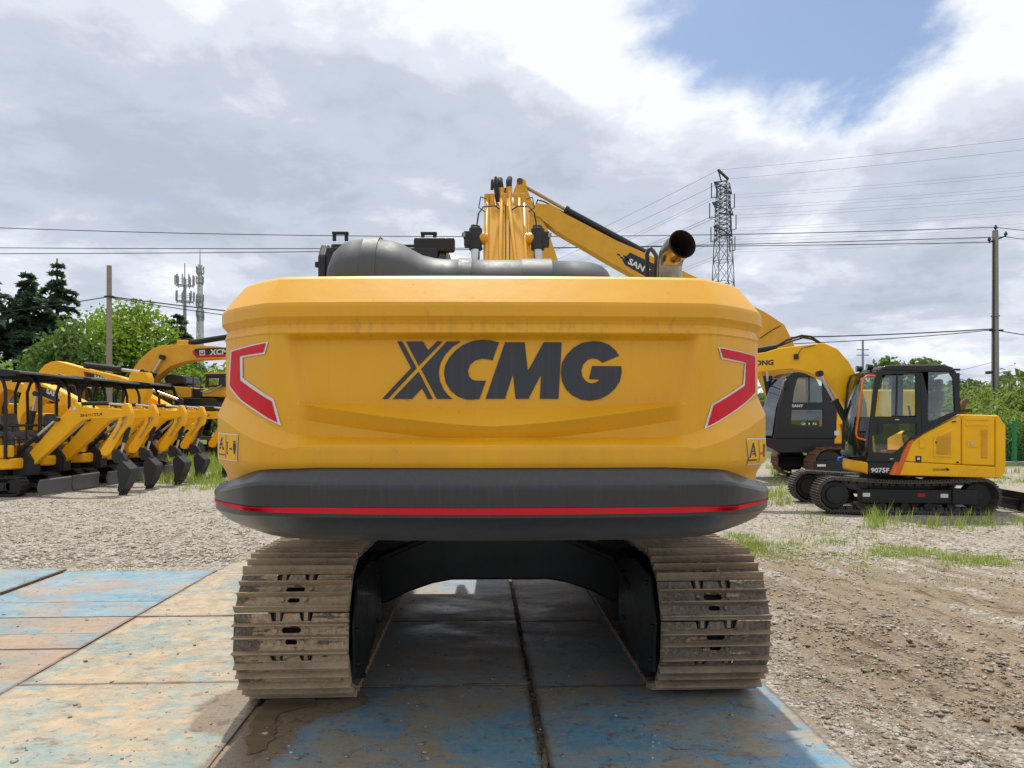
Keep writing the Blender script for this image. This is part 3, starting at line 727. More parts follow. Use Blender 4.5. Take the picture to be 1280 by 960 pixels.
S_SCAN = np.linspace(-1.95, 1.95, 2401)
def hit(px, py, off=off_body):                          # pixel -> (s, z) on the rear surface
    z = H - (py-HY)*3.3/F; s = 0.0
    for _ in range(8):
        V = surf(S_SCAN, np.full_like(S_SCAN, z), 0, off)
        wx = UPM[0][0]*V[:, 0] + UPM[0][1]*V[:, 1] + SL[0]; wy = UPM[1][0]*V[:, 0] + UPM[1][1]*V[:, 1] + SL[1]
        pxs = CX + F*wx/wy
        i0, i1 = int(np.argmin(pxs)), int(np.argmax(pxs))
        s = float(np.interp(px, pxs[i0:i1+1], S_SCAN[i0:i1+1])); d = float(np.interp(s, S_SCAN, wy))
        z = H - (py-HY)*d/F
    return s, z
def decal(name, loops, lift, mat, parent, off=off_body, cell=.03, in_sz=False):
    """flat print: 2-D outlines (photo pixels) laid on the curved plate as a thin film"""
    bm = bmesh.new()
    for L_ in loops:
        pts = [Vector((*q, 0)) for q in (L_ if in_sz else [hit(a, b, off) for a, b in L_])]
        tri = tessellate_polygon([pts]); vs = [bm.verts.new(q) for q in pts]
        for t in tri:
            try: bm.faces.new([vs[i] for i in t])
            except ValueError: pass
    for _ in range(6):
        es = [e for e in bm.edges if e.calc_length() > cell]
        if not es: break
        bmesh.ops.subdivide_edges(bm, edges=es, cuts=1)
        bmesh.ops.triangulate(bm, faces=bm.faces)
    for v_ in bm.verts:
        q = surf(np.array([v_.co.x]), np.array([v_.co.y]), lift, off)[0]; v_.co = Vector(q)
    for f in bm.faces:
        f.normal_update()
        c = f.calc_center_median()
        if f.normal.y > 0: f.normal_flip()
    me = bpy.data.meshes.new(name); bm.to_mesh(me); bm.free(); me.materials.append(mat)
    return link(name, me, parent)
def zA(pts, ox, oy, k): return [(ox + a/k, oy + b/k) for a, b in pts]
lx = lambda p: zA(p, 470, 410, 8.0)
lg = lambda p: zA(p, 620, 410, 7.53)
LOGO_X = [lx([(212,135),(265,135),(408,400),(120,710),(60,710),(352,400)]), lx([(300,135),(470,135),(522,222),(608,135),(668,135),(428,380)]),
          lx([(708,135),(850,135),(770,185),(690,270),(645,350),(628,440),(640,530),(680,620),(720,670),(768,710),(608,710),(450,410)]),
          lx([(165,710),(360,710),(460,605),(518,710),(570,710),(428,435)])]
LOGO_C = [lx([(1230,145),(1165,325),(1115,312),(1060,308),(990,325),(940,370),(920,430),(930,480),(960,515),(1000,527),(1100,527),(1035,710),(960,717),(890,712),(820,685),(750,630),(700,550),(680,460),(690,380),(730,300),(790,230),(870,170),(960,132),(1060,120),(1150,125)])]
LOGO_M = [lg([(85,135),(270,135),(297,390),(308,390),(448,135),(618,135),(588,667),(412,667),(424,450),(418,450),(305,667),(185,667),(161,450),(153,450),(85,667),(-98,667)])]
LOGO_G = [lg([(1158,262),(1000,328),(975,305),(940,290),(905,286),(860,300),(820,345),(802,405),(815,460),(850,505),(895,522),(940,512),(980,485),(875,482),(903,358),(1178,360),(1182,420),(1165,500),(1120,570),(1060,625),(980,668),(890,685),(800,675),(720,635),(660,580),(622,505),(610,420),(620,330),(665,250),(730,185),(810,140),(900,125),(980,128),(1060,155),(1120,205)])]
def ink_mat():
    s = NT('logo_print'); p = s.pos(False); st = s.noise(s.mapped(p, (60, 60, 1.0)), 1.6, 4, .6)
    s.set(color=s.mix(s.ramp(st, .5, .8, 0, .6), (0.022,0.026,0.036), (0.055,0.058,0.066)), rough=.42, coat=.1); return s.m
LOGOINK = ink_mat()
for part in (LOGO_X, LOGO_C, LOGO_M, LOGO_G): decal('logo_letter', part, .0035, LOGOINK, CW)
lr = lambda p: zA(p, 265, 410, 4.571)
rr_ = lambda p: zA(p, 870, 410, 4.571)
a_ = decal('reflector', [lr([(110,130),(325,77),(305,149),(179,169),(180,285),(355,405),(397,557),(240,470),(170,420),(99,332)])], .004, WHITE, CW)
decal('red_film', [lr([(118,137),(314,86),(299,140),(164,162),(166,298),(345,418),(378,540),(250,463),(175,411),(107,328)])], .0065, RED, a_)
a_ = decal('reflector', [rr_([(123,107),(335,160),(339,370),(280,430),(200,490),(45,578),(87,436),(265,322),(275,204),(143,178)])], .004, WHITE, CW)
decal('red_film', [rr_([(133,116),(331,163),(333,366),(276,424),(200,481),(60,563),(96,441),(275,328),(281,198),(150,170)])], .0065, RED, a_)
def sticker(tf, box_, inner, tri, seats):
    w = decal('warning_label', [tf(box_)], .004, WHITE, CW); decal('label_field', [tf(inner)], .0055, LABEL_Y, w)
    for t in tri: decal('label_symbol', [tf(t)], .007, INK, w)
sticker(lr, [(41,597),(152,606),(148,762),(40,746)], [(44,603),(148,611),(144,756),(43,741)], [], None)
W_ = kids(CW)[-1]
def sym(tf, polys):
    for t in polys: decal('label_symbol', [tf(t)], .007, INK, W_, cell=.02)
sym(lr, [[(47,716),(82,722),(82,728),(47,722)],[(62,625),(70,628),(62,650),(56,648)],[(56,652),(70,656),(66,672),(52,670)],[(52,676),(60,678),(58,690),(50,690)],[(66,676),(74,680),(76,698),(68,694)],
         [(87,612),(89,612),(87,745),(85,745)],[(93,650),(102,651),(102,655),(96,655),(95,712),(100,716),(100,720),(92,718)],[(106,685),(122,688),(122,694),(106,692)],[(118,680),(123,690),(118,700)],[(131,643),(140,644),(140,655),(131,654)],[(128,657),(143,659),(142,690),(138,720),(132,720),(129,690)]])
sticker(rr_, [(285,630),(393,628),(388,772),(288,785)], [(290,636),(389,634),(384,767),(293,778)], [], None)
W_ = [q for q in kids(CW) if q.name.startswith('warning_label')][-1]
sym(rr_, [[(294,752),(342,750),(342,757),(294,760)],[(318,655),(323,655),(338,735),(332,735),(320,675),(304,742),(298,742)],[(312,700),(330,700),(328,708),(312,708)],[(316,715),(330,716),(328,724),(314,724)],
          [(349,640),(351,640),(350,770),(348,770)],[(362,706),(364,706),(364,725),(362,725)],[(370,706),(372,706),(372,725),(370,725)],[(364,713),(371,713),(371,717),(364,717)],[(378,662),(386,662),(384,735),(377,735)]])
# red stripe along the bumper, tapering to the ends
def stripe():
    ss = np.linspace(-1.47, 1.47, 90); up, lo = [], []
    for s in ss:
        h = .0135*(1-abs(s/1.47)**4)+.0015; zc = 1.226 + .006*abs(s)**2
        up.append((s, zc+h)); lo.append((s, zc-h*.85))
    decal('red_stripe', [up + lo[::-1]], .0035, RED, BUMP, off_bump, in_sz=True)
stripe()
# --- engine housing and side boxes ahead of the counterweight
mb = MB()
mb.box((0, -.45, 1.70), (2.64, 1.60, 1.06)); mb.box((0.92, .95, 1.62), (.80, 1.28, .92)); mb.box((.95, 1.75, 1.35), (.74, .32, .40))
mb.build('upper_body', [YEL], EX, bevel=.03)
mb = MB(); mb.box((0, -.05, 1.13), (2.60, 2.4, .10)); mb.box((.2, .9, 1.12), (1.0, 1.8, .16)); mb.build('platform', [BLACK], EX, bevel=.01)
mb = MB(); mb.box((-.05, -1.15, 2.275), (1.9, .95, .07)); mb.box((.25, -1.60, 2.345), (.16, .03, .09)); h_ = mb.build('engine_hood', [YEL], EX, bevel=.02)
# intake duct: fat dome on the left, S-bend to a thinner pipe with collars running right
def duct():
    d = 4.02
    xs  = [417, 419, 424, 434, 448, 459, 461, 470, 478, 480, 492, 506, 518, 530, 545, 560, 573, 575, 590, 592, 610, 650, 652, 688, 690, 715, 738, 750, 757, 761]
    top = [345, 325, 314, 305, 301.5, 300.5, 299, 299, 299.5, 301, 302.5, 307, 314, 320.5, 324, 325.5, 325.5, 324, 324, 325.5, 326, 326, 324.5, 325, 327, 327, 329, 333, 339, 347]
    base = 2.14; n = 20; V = []
    for x, t in zip(xs, top):
        q = UPI @ P(x, t, d); zt = q.z; hgt = max(zt-base, .02); r = hgt/2; wy = min(r*1.0, .24) + .02
        V.append([(q.x, q.y + wy*math.cos(a)*1.0, base + r + r*math.sin(a)) for a in [2*PI*k/n for k in range(n)]])
    mb = MB(); fl = [q for ring in V for q in ring]; m = len(V)
    fs = [(i*n+k, i*n+(k+1) % n, (i+1)*n+(k+1) % n, (i+1)*n+k) for i in range(m-1) for k in range(n)] + [tuple(range(n)), tuple(range((m-1)*n, m*n))]
    mb.add(fl, fs); mb.build('air_intake_duct', [PLAST], EX, smooth=50)
duct()
for xx, ww, tt in ((469.5, 9, 298.0), (583, 8, 323.8), (670, 18, 324.6)):      # collars
    a, b = UPI @ P(xx-ww, tt, 4.02), UPI @ P(xx+ww, tt, 4.02); zt = a.z; r = (zt-2.14)/2; wy = min(r, .24)+.024; n = 24; mb = MB()
    V = [(x, a.y+wy*math.cos(t), 2.14+r+r*math.sin(t)) for x in (a.x, a.x+.004, b.x-.004, b.x) for t in [2*PI*k/n for k in range(n)]]
    mb.add(V, [(i*n+k, i*n+(k+1) % n, (i+1)*n+(k+1) % n, (i+1)*n+k) for i in range(3) for k in range(n)] + [tuple(range(n)), tuple(range(3*n, 4*n))]); mb.build('duct_collar', [PLAST], EX, smooth=60)
q = UPI @ P(698, 349, 3.9); mb = MB(); mb.box((q.x, q.y, 2.36), (.125, .06, .10)); mb.build('hood_latch', [YEL], EX, bevel=.008)
# exhaust stack
def exhaust():
    d = 4.0; b = UPI @ P(837, 352, d); r = .069; zt = (UPI @ P(837, 328, d)).z
    c = Vector((b.x, b.y, 2.2)); path = [c, Vector((b.x, b.y, 2.38)), Vector((b.x, b.y, zt-.03))]
    dirv = Vector((.26, -.95, .16)).normalized(); p0 = Vector((b.x, b.y, zt-.03)); 
    for k in range(1, 9):
        a = k/8; t = Vector((0, 0, 1)).lerp(dirv, a).normalized(); path.append(path[-1] + t*.018)
    path.append(path[-1] + dirv*.05)
    mb = MB(); rs = [r]*3 + [r*(1+.012*k) for k in range(1, 9)] + [r*1.12]
    mb.tube(path, rs, 28, 0, caps=False)
    mb.tube(path[2:], [q-.004 for q in rs[2:]], 28, 1, caps=False)
    # cut the mouth slantwise
    o = mb.build('exhaust_stack', [CHROME, SOOT], EX, smooth=50)
    sol = MB(); sol.tube([c, Vector((b.x, b.y, 2.37))], [r+.014]*2, 28); sol.build('stack_collar', [GALV], o, smooth=40)
    ins = MB(); ins.cyl(path[5], path[5]+dirv*.004, r*.98, 24); ins.build('stack_inside', [SOOT], o)
    rim = MB(); e = path[-1]; x = dirv.cross(Vector((0,0,1))).normalized(); y = x.cross(dirv)
    ring = [e + (x*math.cos(a)+y*math.sin(a))*r*1.12 for a in [2*PI*k/28 for k in range(29)]]
    rim.tube(ring, .004, 6); rim.build('stack_rim', [SOOT], o)
exhaust()
# black hand rail loop beside the stack
def rail():
    d = 4.05; f = lambda x, y, dd=d: UPI @ P(x, y, dd)
    pts = [f(809,356), f(809,318), f(810.5,312.5), f(813,311,4.07), f(816,313.5,4.15), f(820,319.5,4.25), f(820.5,326,4.30), f(818,356,4.33)]
    mb = MB(); mb.tube(pts, .0125, 10); mb.build('hand_rail', [BLACK], EX, smooth=60)
rail()
# operator's cab, front left (only the roof shows above the hood)
def main_cab():
    x0, x1, y0, y1 = -1.475, -.42, -.12, 1.62; z0, z1 = 1.18, 3.09
    body = MB()
    side = [(y0,z0),(y1-.05,z0),(y1,1.9),(y1-.22,z1-.10),(y1-.34,z1),(y0+.10,z1),(y0,z1-.12)]
    win = [[(y0+.12,1.75),(y0+.85,1.75),(y0+.85,z1-.16),(y0+.14,z1-.2)],[(y0+.95,1.45),(y1-.14,1.5),(y1-.34,z1-.2),(y0+.95,z1-.16)]]
    body.holed(side, win, x0, x0+.07, 'x'); c = body.build('cab', [CHARC], EX, bevel=.02)
    body = MB(); body.holed(side, win, x1-.07, x1, 'x'); body.build('side_frame', [CHARC], c, bevel=.02)
    r = MB(); r.box(((x0+x1)/2, (y0+y1)/2-.08, z1-.03), (x1-x0-.14, y1-y0-.42, .10)); r.build('cab_roof', [CHARC], c, bevel=.03)
    rw = MB(); rw.holed([(x0+.07,z0),(x1-.07,z0),(x1-.07,z1-.05),(x0+.07,z1-.05)], [[(x0+.15,2.0),(x1-.15,2.0),(x1-.15,z1-.2),(x0+.15,z1-.2)]], y0, y0+.05, 'y'); rw.build('rear_wall', [CHARC], c, bevel=.01)
    g = MB(); g.box(((x0+x1)/2, y0+.03, 2.42), (x1-x0-.28, .008, .84)); g.build('rear_window', [GLASS], c)
    for xx in (x0+.03, x1-.03): g = MB(); g.box((xx, (y0+y1)/2, 2.2), (.008, 1.3, 1.1)); g.build('side_window', [GLASS], c)
    g = MB(); g.bar((x0+.5, y1-.02, 1.9), (x0+.5, y1-.30, 2.95), .8, .012, up=(1,0,0)); g.build('windscreen', [GLASS], c)
    s = MB(); s.box(((x0+x1)/2, .45, 1.65), (.5, .5, .16)); s.box(((x0+x1)/2, .24, 2.05), (.46, .12, .7)); s.build('seat', [SEATG], c, bevel=.04)
    for xx in (x0+.17, x1-.15):                          # lifting eyes
        k = MB(); k.bar((xx-.05, y0+.08, z1+.02), (xx-.05, y0+.08, z1+.085), .02, .03); k.bar((xx+.05, y0+.08, z1+.02), (xx+.05, y0+.08, z1+.085), .02, .03); k.box((xx, y0+.08, z1+.085), (.135, .035, .022))
        k.build('roof_bracket', [BLACK], c, bevel=.004)
    k = MB(); k.box((x1-.10, y0+.05, z1-.02), (.34, .07, .12)); k.build('roof_trim', [BLACK], c, bevel=.02)
    k = MB(); k.box((x0-.01, y0+.02, z1-.19), (.03, .03, .05)); k.build('side_lamp', [BLACK], c, bevel=.01)
    # curved black rear grab rail just left of the duct
    t = MB(); t.tube([(x0+.13, y0-.06, 1.9), (x0+.13, y0-.06, z1-.2), (x0+.2, y0-.06, z1-.07), (x0+.32, y0-.05, z1-.05)], .016, 8); t.build('cab_rail', [BLACK], c, smooth=60)
main_cab()

# boom, cylinders and pipes
BX = .085
def main_boom():
    bp = [(.30,1.62),(.55,2.02),(1.15,3.18),(1.55,3.86),(1.82,4.06),(2.2,4.10),(4.9,3.55),(5.1,3.35),(4.95,3.15),(2.45,3.30),(2.05,3.22),(1.70,2.70),(.72,1.56),(.45,1.42)]
    mb = MB(); mb.prism([(y, z) for y, z in bp], BX-.205, BX+.205, 'x')
    b = mb.build('boom', [YEL], EX, bevel=.012)
    # raised back plate with rounded edges, a little wider than the web
    mb = MB()
    for (a, c) in (((.55,2.02),(1.15,3.18)),((1.15,3.18),(1.55,3.86))):
        mb.bar((BX, a[0]-.02, a[1]+.012), (BX, c[0]-.02, c[1]+.012), .47, .03, up=(0,-1,.5))
    mb.build('back_plate', [YEL], b, bevel=.006)
    def along(x, lift, t0=0.0, t1=1.0, x2=None, end=None):
        prof = [(.55,2.02),(1.15,3.18),(1.55,3.86)]; nrm = [(-.87,.48)]*2 + [(-.84,.54)]
        pts = [Vector((x + (0 if x2 is None or i < 1 else (x2-x)*i/2), y+n[0]*lift, z+n[1]*lift)) for i, ((y, z), n) in enumerate(zip(prof, nrm))]
        if end: pts += [Vector(e) for e in end]
        return pts
    for x, x2, zt, col in ((-.205, -.205, 4.03, 0), (-.075, -.055, 4.10, 1), (.150, .03, 4.11, 1), (.205, .185, 4.03, 0)):
        m = MB(); pts = along(BX+x, .05, x2=BX+x2, end=[(BX+x2, 1.62, zt-.1), (BX+x2, 1.66, zt)]); m.tube(pts, .021, 10)
        p = m.build('hydraulic_pipe', [YEL], b, smooth=50)
        m = MB(); e = pts[-1]; m.cyl(e-Vector((0,0,.07)), e+Vector((0,0,.01)), .034, 12); m.cyl(e+Vector((0,0,-.10)), e+Vector((0,0,-.075)), .03, 8); m.build('pipe_coupling', [YEL3], p, smooth=40)
        if col:
            m = MB(); m.tube([e, e+Vector((-.01 if x < 0 else 0,.02,.06)), e+Vector((-.015 if x < 0 else .005,.05,.12)), e+Vector((-.01,.25,.16)), e+Vector((0,.7,.0))], [.030,.030,.030,.026,.026], 10); m.build('rubber_hose', [RUBBER], p, smooth=60)
    m = MB()
    for z in (4.0, 4.03, 3.97): pass
    m.tube([(BX-.10,1.60,3.95),(BX-.12,1.62,4.1),(BX-.15,1.66,4.19),(BX-.16,1.9,4.18)], .018, 8); m.tube([(BX-.08,1.60,3.95),(BX-.10,1.62,4.1),(BX-.115,1.66,4.22),(BX-.12,1.9,4.2)], .018, 8)
    m.build('rubber_hose', [RUBBER], b, smooth=60)
    for x in (-.01, .03):
        m = MB(); pts = along(BX+x, .03); pts = [pts[0], pts[0].lerp(pts[1], .5)+Vector((.01,-.01,0)), pts[1], pts[2]]; m.tube(pts, .011, 8); m.build('cable', [CABLE], b, smooth=60)
    m = MB(); m.tube(along(BX+.075, .02), .006, 6); m.build('cable', [CABLE], b)
    m = MB(); m.box((BX+.02, 1.0, 2.93), (.10, .03, .025)); m.box((BX+.02, 1.36, 3.56), (.12, .03, .03)); m.build('cable_clip', [BLACK], b)
    for (x0, z0, x1, z1) in ((BX-.1,3.72,BX-.05,3.72),(BX+.05,3.72,BX+.15,3.72)): pass
    # mounting lugs at the bend
    m = MB()
    for x in (-.15, -.02, .10, .17): m.box((BX+x, 1.58, 3.94), (.05, .05, .17))
    m.build('pipe_bracket', [YEL3], b, bevel=.006)
    # thin hoses looping from the cylinder heads over the boom
    for sx in (-1, 1):
        m = MB(); m.tube([(BX+sx*.30,1.22,3.60),(BX+sx*.285,1.25,3.72),(BX+sx*.24,1.36,3.82),(BX+sx*.12,1.46,3.86),(BX+sx*.03,1.46,3.80)], .008, 7); m.build('thin_hose', [CABLE], b, smooth=60)
        m = MB(); m.tube([(BX+sx*.225,1.40,3.78),(BX+sx*.29,1.42,3.83),(BX+sx*.27,1.45,3.95),(BX+sx*.21,1.52,3.95)], .006, 7); m.build('thin_hose', [CABLE], b, smooth=60)
    for sx in (-1, 1):                                    # boom cylinders
        xc = BX + sx*.315
        m = MB(); m.cyl((xc, .92, 1.6), (xc, 1.10, 2.55), .075, 18); cy = m.build('boom_cylinder', [BLACK], EX, smooth=40)
        m = MB(); m.cyl((xc, 1.10, 2.5), (xc, 1.22, 3.40), .045, 18); m.build('cylinder_rod', [STEEL], cy, smooth=40)
        m = MB(); m.cyl((xc, 1.222, 3.34), (xc, 1.235, 3.56), .068, 18); m.cyl((xc-.005, 1.235, 3.55), (xc, 1.237, 3.59), .05, 14); m.box((xc+sx*.075, 1.23, 3.45), (.08, .10, .15)); m.build('rod_eye', [DARK], cy, bevel=.008)
        m = MB(); m.cyl((xc-sx*.03, 1.235, 3.46), (BX+sx*.20, 1.25, 3.46), .06, 14); m.build('pin_boss', [YEL3], cy, smooth=40)
        m = MB(); m.cyl((xc+sx*.115, 1.20, 3.47), (xc+sx*.12, 1.20, 3.47), .028, 12); m.tube([(xc+sx*.118, 1.17, 3.50), (xc+sx*.118, 1.17, 3.46)], .02, 8); m.build('pin_cap', [GALV], cy)
    # stick and bucket lowered to the ground ahead
    m = MB(); m.prism([(4.75,4.05),(5.05,4.1),(5.35,3.5),(5.6,1.05),(5.35,.85),(5.15,1.0),(4.80,3.3)], BX-.16, BX+.16, 'x'); st = m.build('stick', [YEL], EX, bevel=.012)
    m = MB(); m.cyl((BX, 2.6, 4.35), (BX, 4.0, 4.28), .075, 16); m.build('arm_cylinder', [BLACK], EX, smooth=40)
    m = MB(); m.cyl((BX, 4.0, 4.28), (BX, 4.85, 4.0), .045, 14); m.build('arm_cylinder_rod', [STEEL], EX, smooth=40)
    out = [(5.1,1.0),(5.75,1.05),(5.95,.75),(5.85,.28),(5.4,.05),(4.75,.03),(4.72,.08),(5.35,.12),(5.78,.33),(5.86,.72),(5.7,.95),(5.12,.93)]
    m = MB(); m.prism(out, BX-.5, BX+.5, 'x'); bk = m.build('bucket', [DARK], EX, bevel=.008)
    m = MB(); plate_ = [(5.1,1.0),(5.75,1.05),(5.95,.75),(5.85,.28),(5.4,.05),(4.75,.03)]
    for x in (-.52, .50): m = MB(); m.prism(plate_, BX+x, BX+x+.02, 'x'); m.build('bucket_side', [DARK], bk)
    for k in range(5): m = MB(); m.box((BX-.42+.21*k, 4.66, .055), (.09, .22, .05)); m.build('bucket_tooth', [DARK], bk)
main_boom()

# --- undercarriage
UND = TH_T - TH_U
RIDGE_LIT = paint('worn_skylit_ridge_steel', (0.33,0.25,0.175), .6, dirt=(0.07,0.055,0.045), amt=.9, coat=0, scale=5, world_=True, metal=.15)  # worn steel, colour also lightened for sky light caught by the ridge tops
RIDGE_MUD_LIT = paint('muddy_skylit_ridge_steel', (0.44,0.335,0.22), .85, dirt=(0.13,0.10,0.075), amt=.9, coat=0, scale=5, world_=True)  # mud colour, lightened the same way for sky light on the ridges
CHAIN = paint('greasy_chain', (0.03,0.026,0.023), .7, dirt=(0.12,0.09,0.06), amt=.5, coat=0, scale=8)
GA, SW, PIT, RR, YC = 1.170, .62, .222, .385, 1.675     # half gauge, shoe width, pitch, plate radius, half wheelbase
def oval(cx, cy, w, h, n=6):
    return [(cx + (w/2-h/2)*s + h/2*math.cos(a), cy + h/2*math.sin(a)) for s, rng in ((1, (-PI/2, PI/2)), (-1, (PI/2, 1.5*PI))) for a in np.linspace(rng[0], rng[1], n)]
def shoe_mesh():
    mb = MB(); hw, hp = SW/2, PIT/2
    nt = .046
    outer = [(-hw,-hp+.004),(hw,-hp+.004),(hw,hp-.004),(.115,hp-.004),(.105,hp-nt),(.052,hp-nt),(.042,hp-.004),(-.042,hp-.004),(-.052,hp-nt),(-.105,hp-nt),(-.115,hp-.004),(-hw,hp-.004)]
    mb.holed(outer, [oval(0, .017, .105, .032), oval(0, -.046, .066, .027)], -.012, 0, 'z')
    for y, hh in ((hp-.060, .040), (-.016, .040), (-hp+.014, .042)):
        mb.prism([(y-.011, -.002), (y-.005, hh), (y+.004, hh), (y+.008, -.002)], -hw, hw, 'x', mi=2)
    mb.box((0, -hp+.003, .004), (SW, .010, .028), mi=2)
    for x, y in ((-.085,.017),(.085,.017),(-.062,-.046),(.062,-.046)): mb.cyl((x, y, -.002), (x, y, .013), .0155, 6)
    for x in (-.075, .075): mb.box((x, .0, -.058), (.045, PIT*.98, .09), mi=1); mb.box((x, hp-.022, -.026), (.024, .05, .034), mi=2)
    mb.box((0, 0, -.088), (.30, PIT*1.1, .02), mi=1)
    return mb
def path_pt(t, per, sag=True):                          # distance along the stadium -> (y, z, angle of travel)
    a = 2*YC; c = PI*RR; t = t % per; zc = RR + .042
    if t < a: return (-YC + t, zc - RR, 0.0)            # bottom run, forwards
    t -= a
    if t < c: th = t/RR; return (YC + RR*math.sin(th), zc - RR*math.cos(th), th)
    t -= c
    if t < a: return (YC - t, zc + RR - .035*math.sin(PI*t/a), PI)
    t -= a; th = t/RR
    return (-YC - RR*math.sin(th), zc + RR*math.cos(th), PI + th)
def main_tracks():
    per = 4*YC + 2*PI*RR; n = round(per/PIT); step = per/n
    protos = {}
    for sx, m, lab in ((-1, SHOE_MUD, 'left crawler track caked in brown mud'), (1, SHOE_DRY, 'right crawler track with bare worn steel shoes')):
        tr = bpy.data.objects.new('crawler_track', None); COL.objects.link(tr); tr.parent = EX; tr.rotation_euler = (0, 0, UND); tr['label'] = lab
        proto = None
        for k in range(n):
            y, z, th = path_pt(k*step + (.03 if sx < 0 else .10), per)
            if proto is None:
                proto = o = shoe_mesh().build('track_shoe', [m, CHAIN, RIDGE_MUD_LIT if sx < 0 else RIDGE_LIT], tr, bevel=.003, seg=1, smooth=30)
            else:
                o = proto.copy(); COL.objects.link(o); o.parent = tr
            # local y along travel, local z outward
            T = Vector((0, math.cos(th), math.sin(th))); N_ = Vector((0, math.sin(th), -math.cos(th)))
            M = Matrix((Vector((1,0,0)), -T, N_)).transposed()
            o.matrix_local = Matrix.Translation(Vector((sx*GA, y, z))) @ M.to_4x4()
        fr = MB(); fr.box((sx*(GA-.02), 0, .45), (.30, 2*YC-.2, .34)); fr.box((sx*(GA-.20), 0, .50), (.12, 2*YC-1.0, .30))
        for y in np.linspace(-1.2, 1.2, 8): fr.cyl((sx*GA-.13, y, .16), (sx*GA+.13, y, .16), .085, 14)
        fr.build('track_frame', [BLACK], tr, bevel=.02)
        sp_ = MB(); zc = RR+.042
        teeth = []
        for k in range(42):
            a = 2*PI*k/42; r_ = .305 if k % 2 else .265; teeth.append((-YC + r_*math.cos(a), zc + r_*math.sin(a)))
        sp_.prism(teeth, sx*GA-.03, sx*GA+.03, 'x'); sp_.build('sprocket', [DARK], tr, bevel=.004)
        md = MB(); md.cyl((sx*(GA-.30), -YC, zc), (sx*(GA+.16), -YC, zc), .235, 24); md.cyl((sx*(GA-.33), -YC, zc), (sx*(GA-.05), -YC, zc), .17, 24)
        md.build('travel_motor', [BLACK], tr, bevel=.015)
        gd = MB(); gd.prism([(-YC-.30, zc-.24), (-YC-.34, zc+.05), (-YC-.20, zc+.29), (-YC+.15, zc+.32), (-YC+.7, zc+.20), (-YC+.7, zc-.20), (-YC-.05, zc-.34)], sx*(GA-.335), sx*(GA-.315), 'x')
        for (yy, zz) in ((-.26,-.18),(-.30,.02),(-.17,.24),(.1,.3),(.5,.15),(.5,-.15),(-.05,-.32)): gd.cyl((sx*(GA-.35), -YC+yy, zc+zz), (sx*(GA-.33), -YC+yy, zc+zz), .016, 8)
        gd.build('motor_guard', [BLACK], tr, bevel=.006)
        il = MB(); il.cyl((sx*GA-.09, YC, zc), (sx*GA+.09, YC, zc), .31, 28); il.build('idler', [DARK], tr, bevel=.015)
        for y in (-.5, .6):
            il = MB(); il.cyl((sx*GA-.1, y, .68), (sx*GA+.1, y, .68), .06, 14); il.build('carrier_roller', [DARK], tr)
main_tracks()
mb = MB()
arch = [(-1.0,.98),(1.0,.98),(1.02,.30),(.86,.24),(.68,.33),(.50,.39),(.36,.415),(-.36,.415),(-.50,.39),(-.68,.33),(-.86,.24),(-1.02,.30)]
mb.prism(arch, -.62, .62, 'y'); cf = mb.build('car_body_frame', [BLACK], EX, bevel=.02, rot=(0,0,UND))
mb = MB()
for k in range(2): mb.tube([(-.12+.24*k, -.66, .99), (-.25+.5*k, -.66, .90), (-.55+1.1*k, -.66, .72), (-.86+1.72*k, -.75, .60), (-.88+1.76*k, -1.3, .52)], .022, 8)
mb.build('travel_hose', [RUBBER], EX, smooth=60)
mb = MB()
for k in range(40):
    a = 2*PI*k/40; mb.cyl((.73*math.cos(a), .73*math.sin(a), .955), (.73*math.cos(a), .73*math.sin(a), 1.0), .018, 6)
tag(mb.build('ring_bolts', [DARK], EX), kind='stuff')
mb = MB(); mb.cyl((0,0,.975), (0,0,1.085), .68, 40); mb.build('slew_ring', [BLACK], EX, smooth=40)
mb = MB(); mb.box((.035, -1.5, 1.02), (.085, .06, .16)); mb.build('hose_cover', [GALV], EX, bevel=.006)
for x, y in ((-.42, -2.45), (.50, -2.45)):
    mb = MB(); mb.box((x, y, 1.055), (.055, .05, .05)); mb.cyl((x, y, 1.02), (x, y, 1.04), .018, 8); mb.build('tie_down_lug', [DARK], EX, bevel=.004)
# ------------------------------------------------------------------ lettering and shared machine parts
def text_mesh(txt, w, h, bold=.0, shear=0.0):
    cu = bpy.data.curves.new('lettering', 'FONT'); cu.body = txt; cu.size = 1; cu.extrude = .01; cu.offset = bold; cu.shear = shear; cu.resolution_u = 3
    o = bpy.data.objects.new('lettering', cu); COL.objects.link(o)
    bpy.context.view_layer.update()
    me = bpy.data.meshes.new_from_object(o.evaluated_get(bpy.context.evaluated_depsgraph_get()))
    bpy.data.objects.remove(o); bpy.data.curves.remove(cu)
    co = np.array([v.co[:] for v in me.vertices]); lo, hi = co.min(0), co.max(0)
    co = (co-lo)/(hi-lo+1e-9)
    return me, co, w, h
def side_text(name, txt, M, quad, yl, mat, parent, bold=.03, thick=.003, shear=0.0, px=True):
    """lettering on a wall facing -y: quad = lower-left, lower-right, upper-left corners (photo pixels or local x, z)"""
    me, co, _, _ = text_mesh(txt, 1, 1, bold, shear)
    a, b, c = [Vector(q) for q in (spl(M, quad, yl) if px else quad)]
    for v, k in zip(me.vertices, co):
        q = a + (b-a)*k[0] + (c-a)*k[1]; v.co = (q.x, yl - thick*k[2] - .001, q.y)
    me.materials.clear(); me.materials.append(mat)
    bm = bmesh.new(); bm.from_mesh(me); bmesh.ops.recalc_face_normals(bm, faces=bm.faces); bm.to_mesh(me); bm.free()
    return link(name, me, parent)

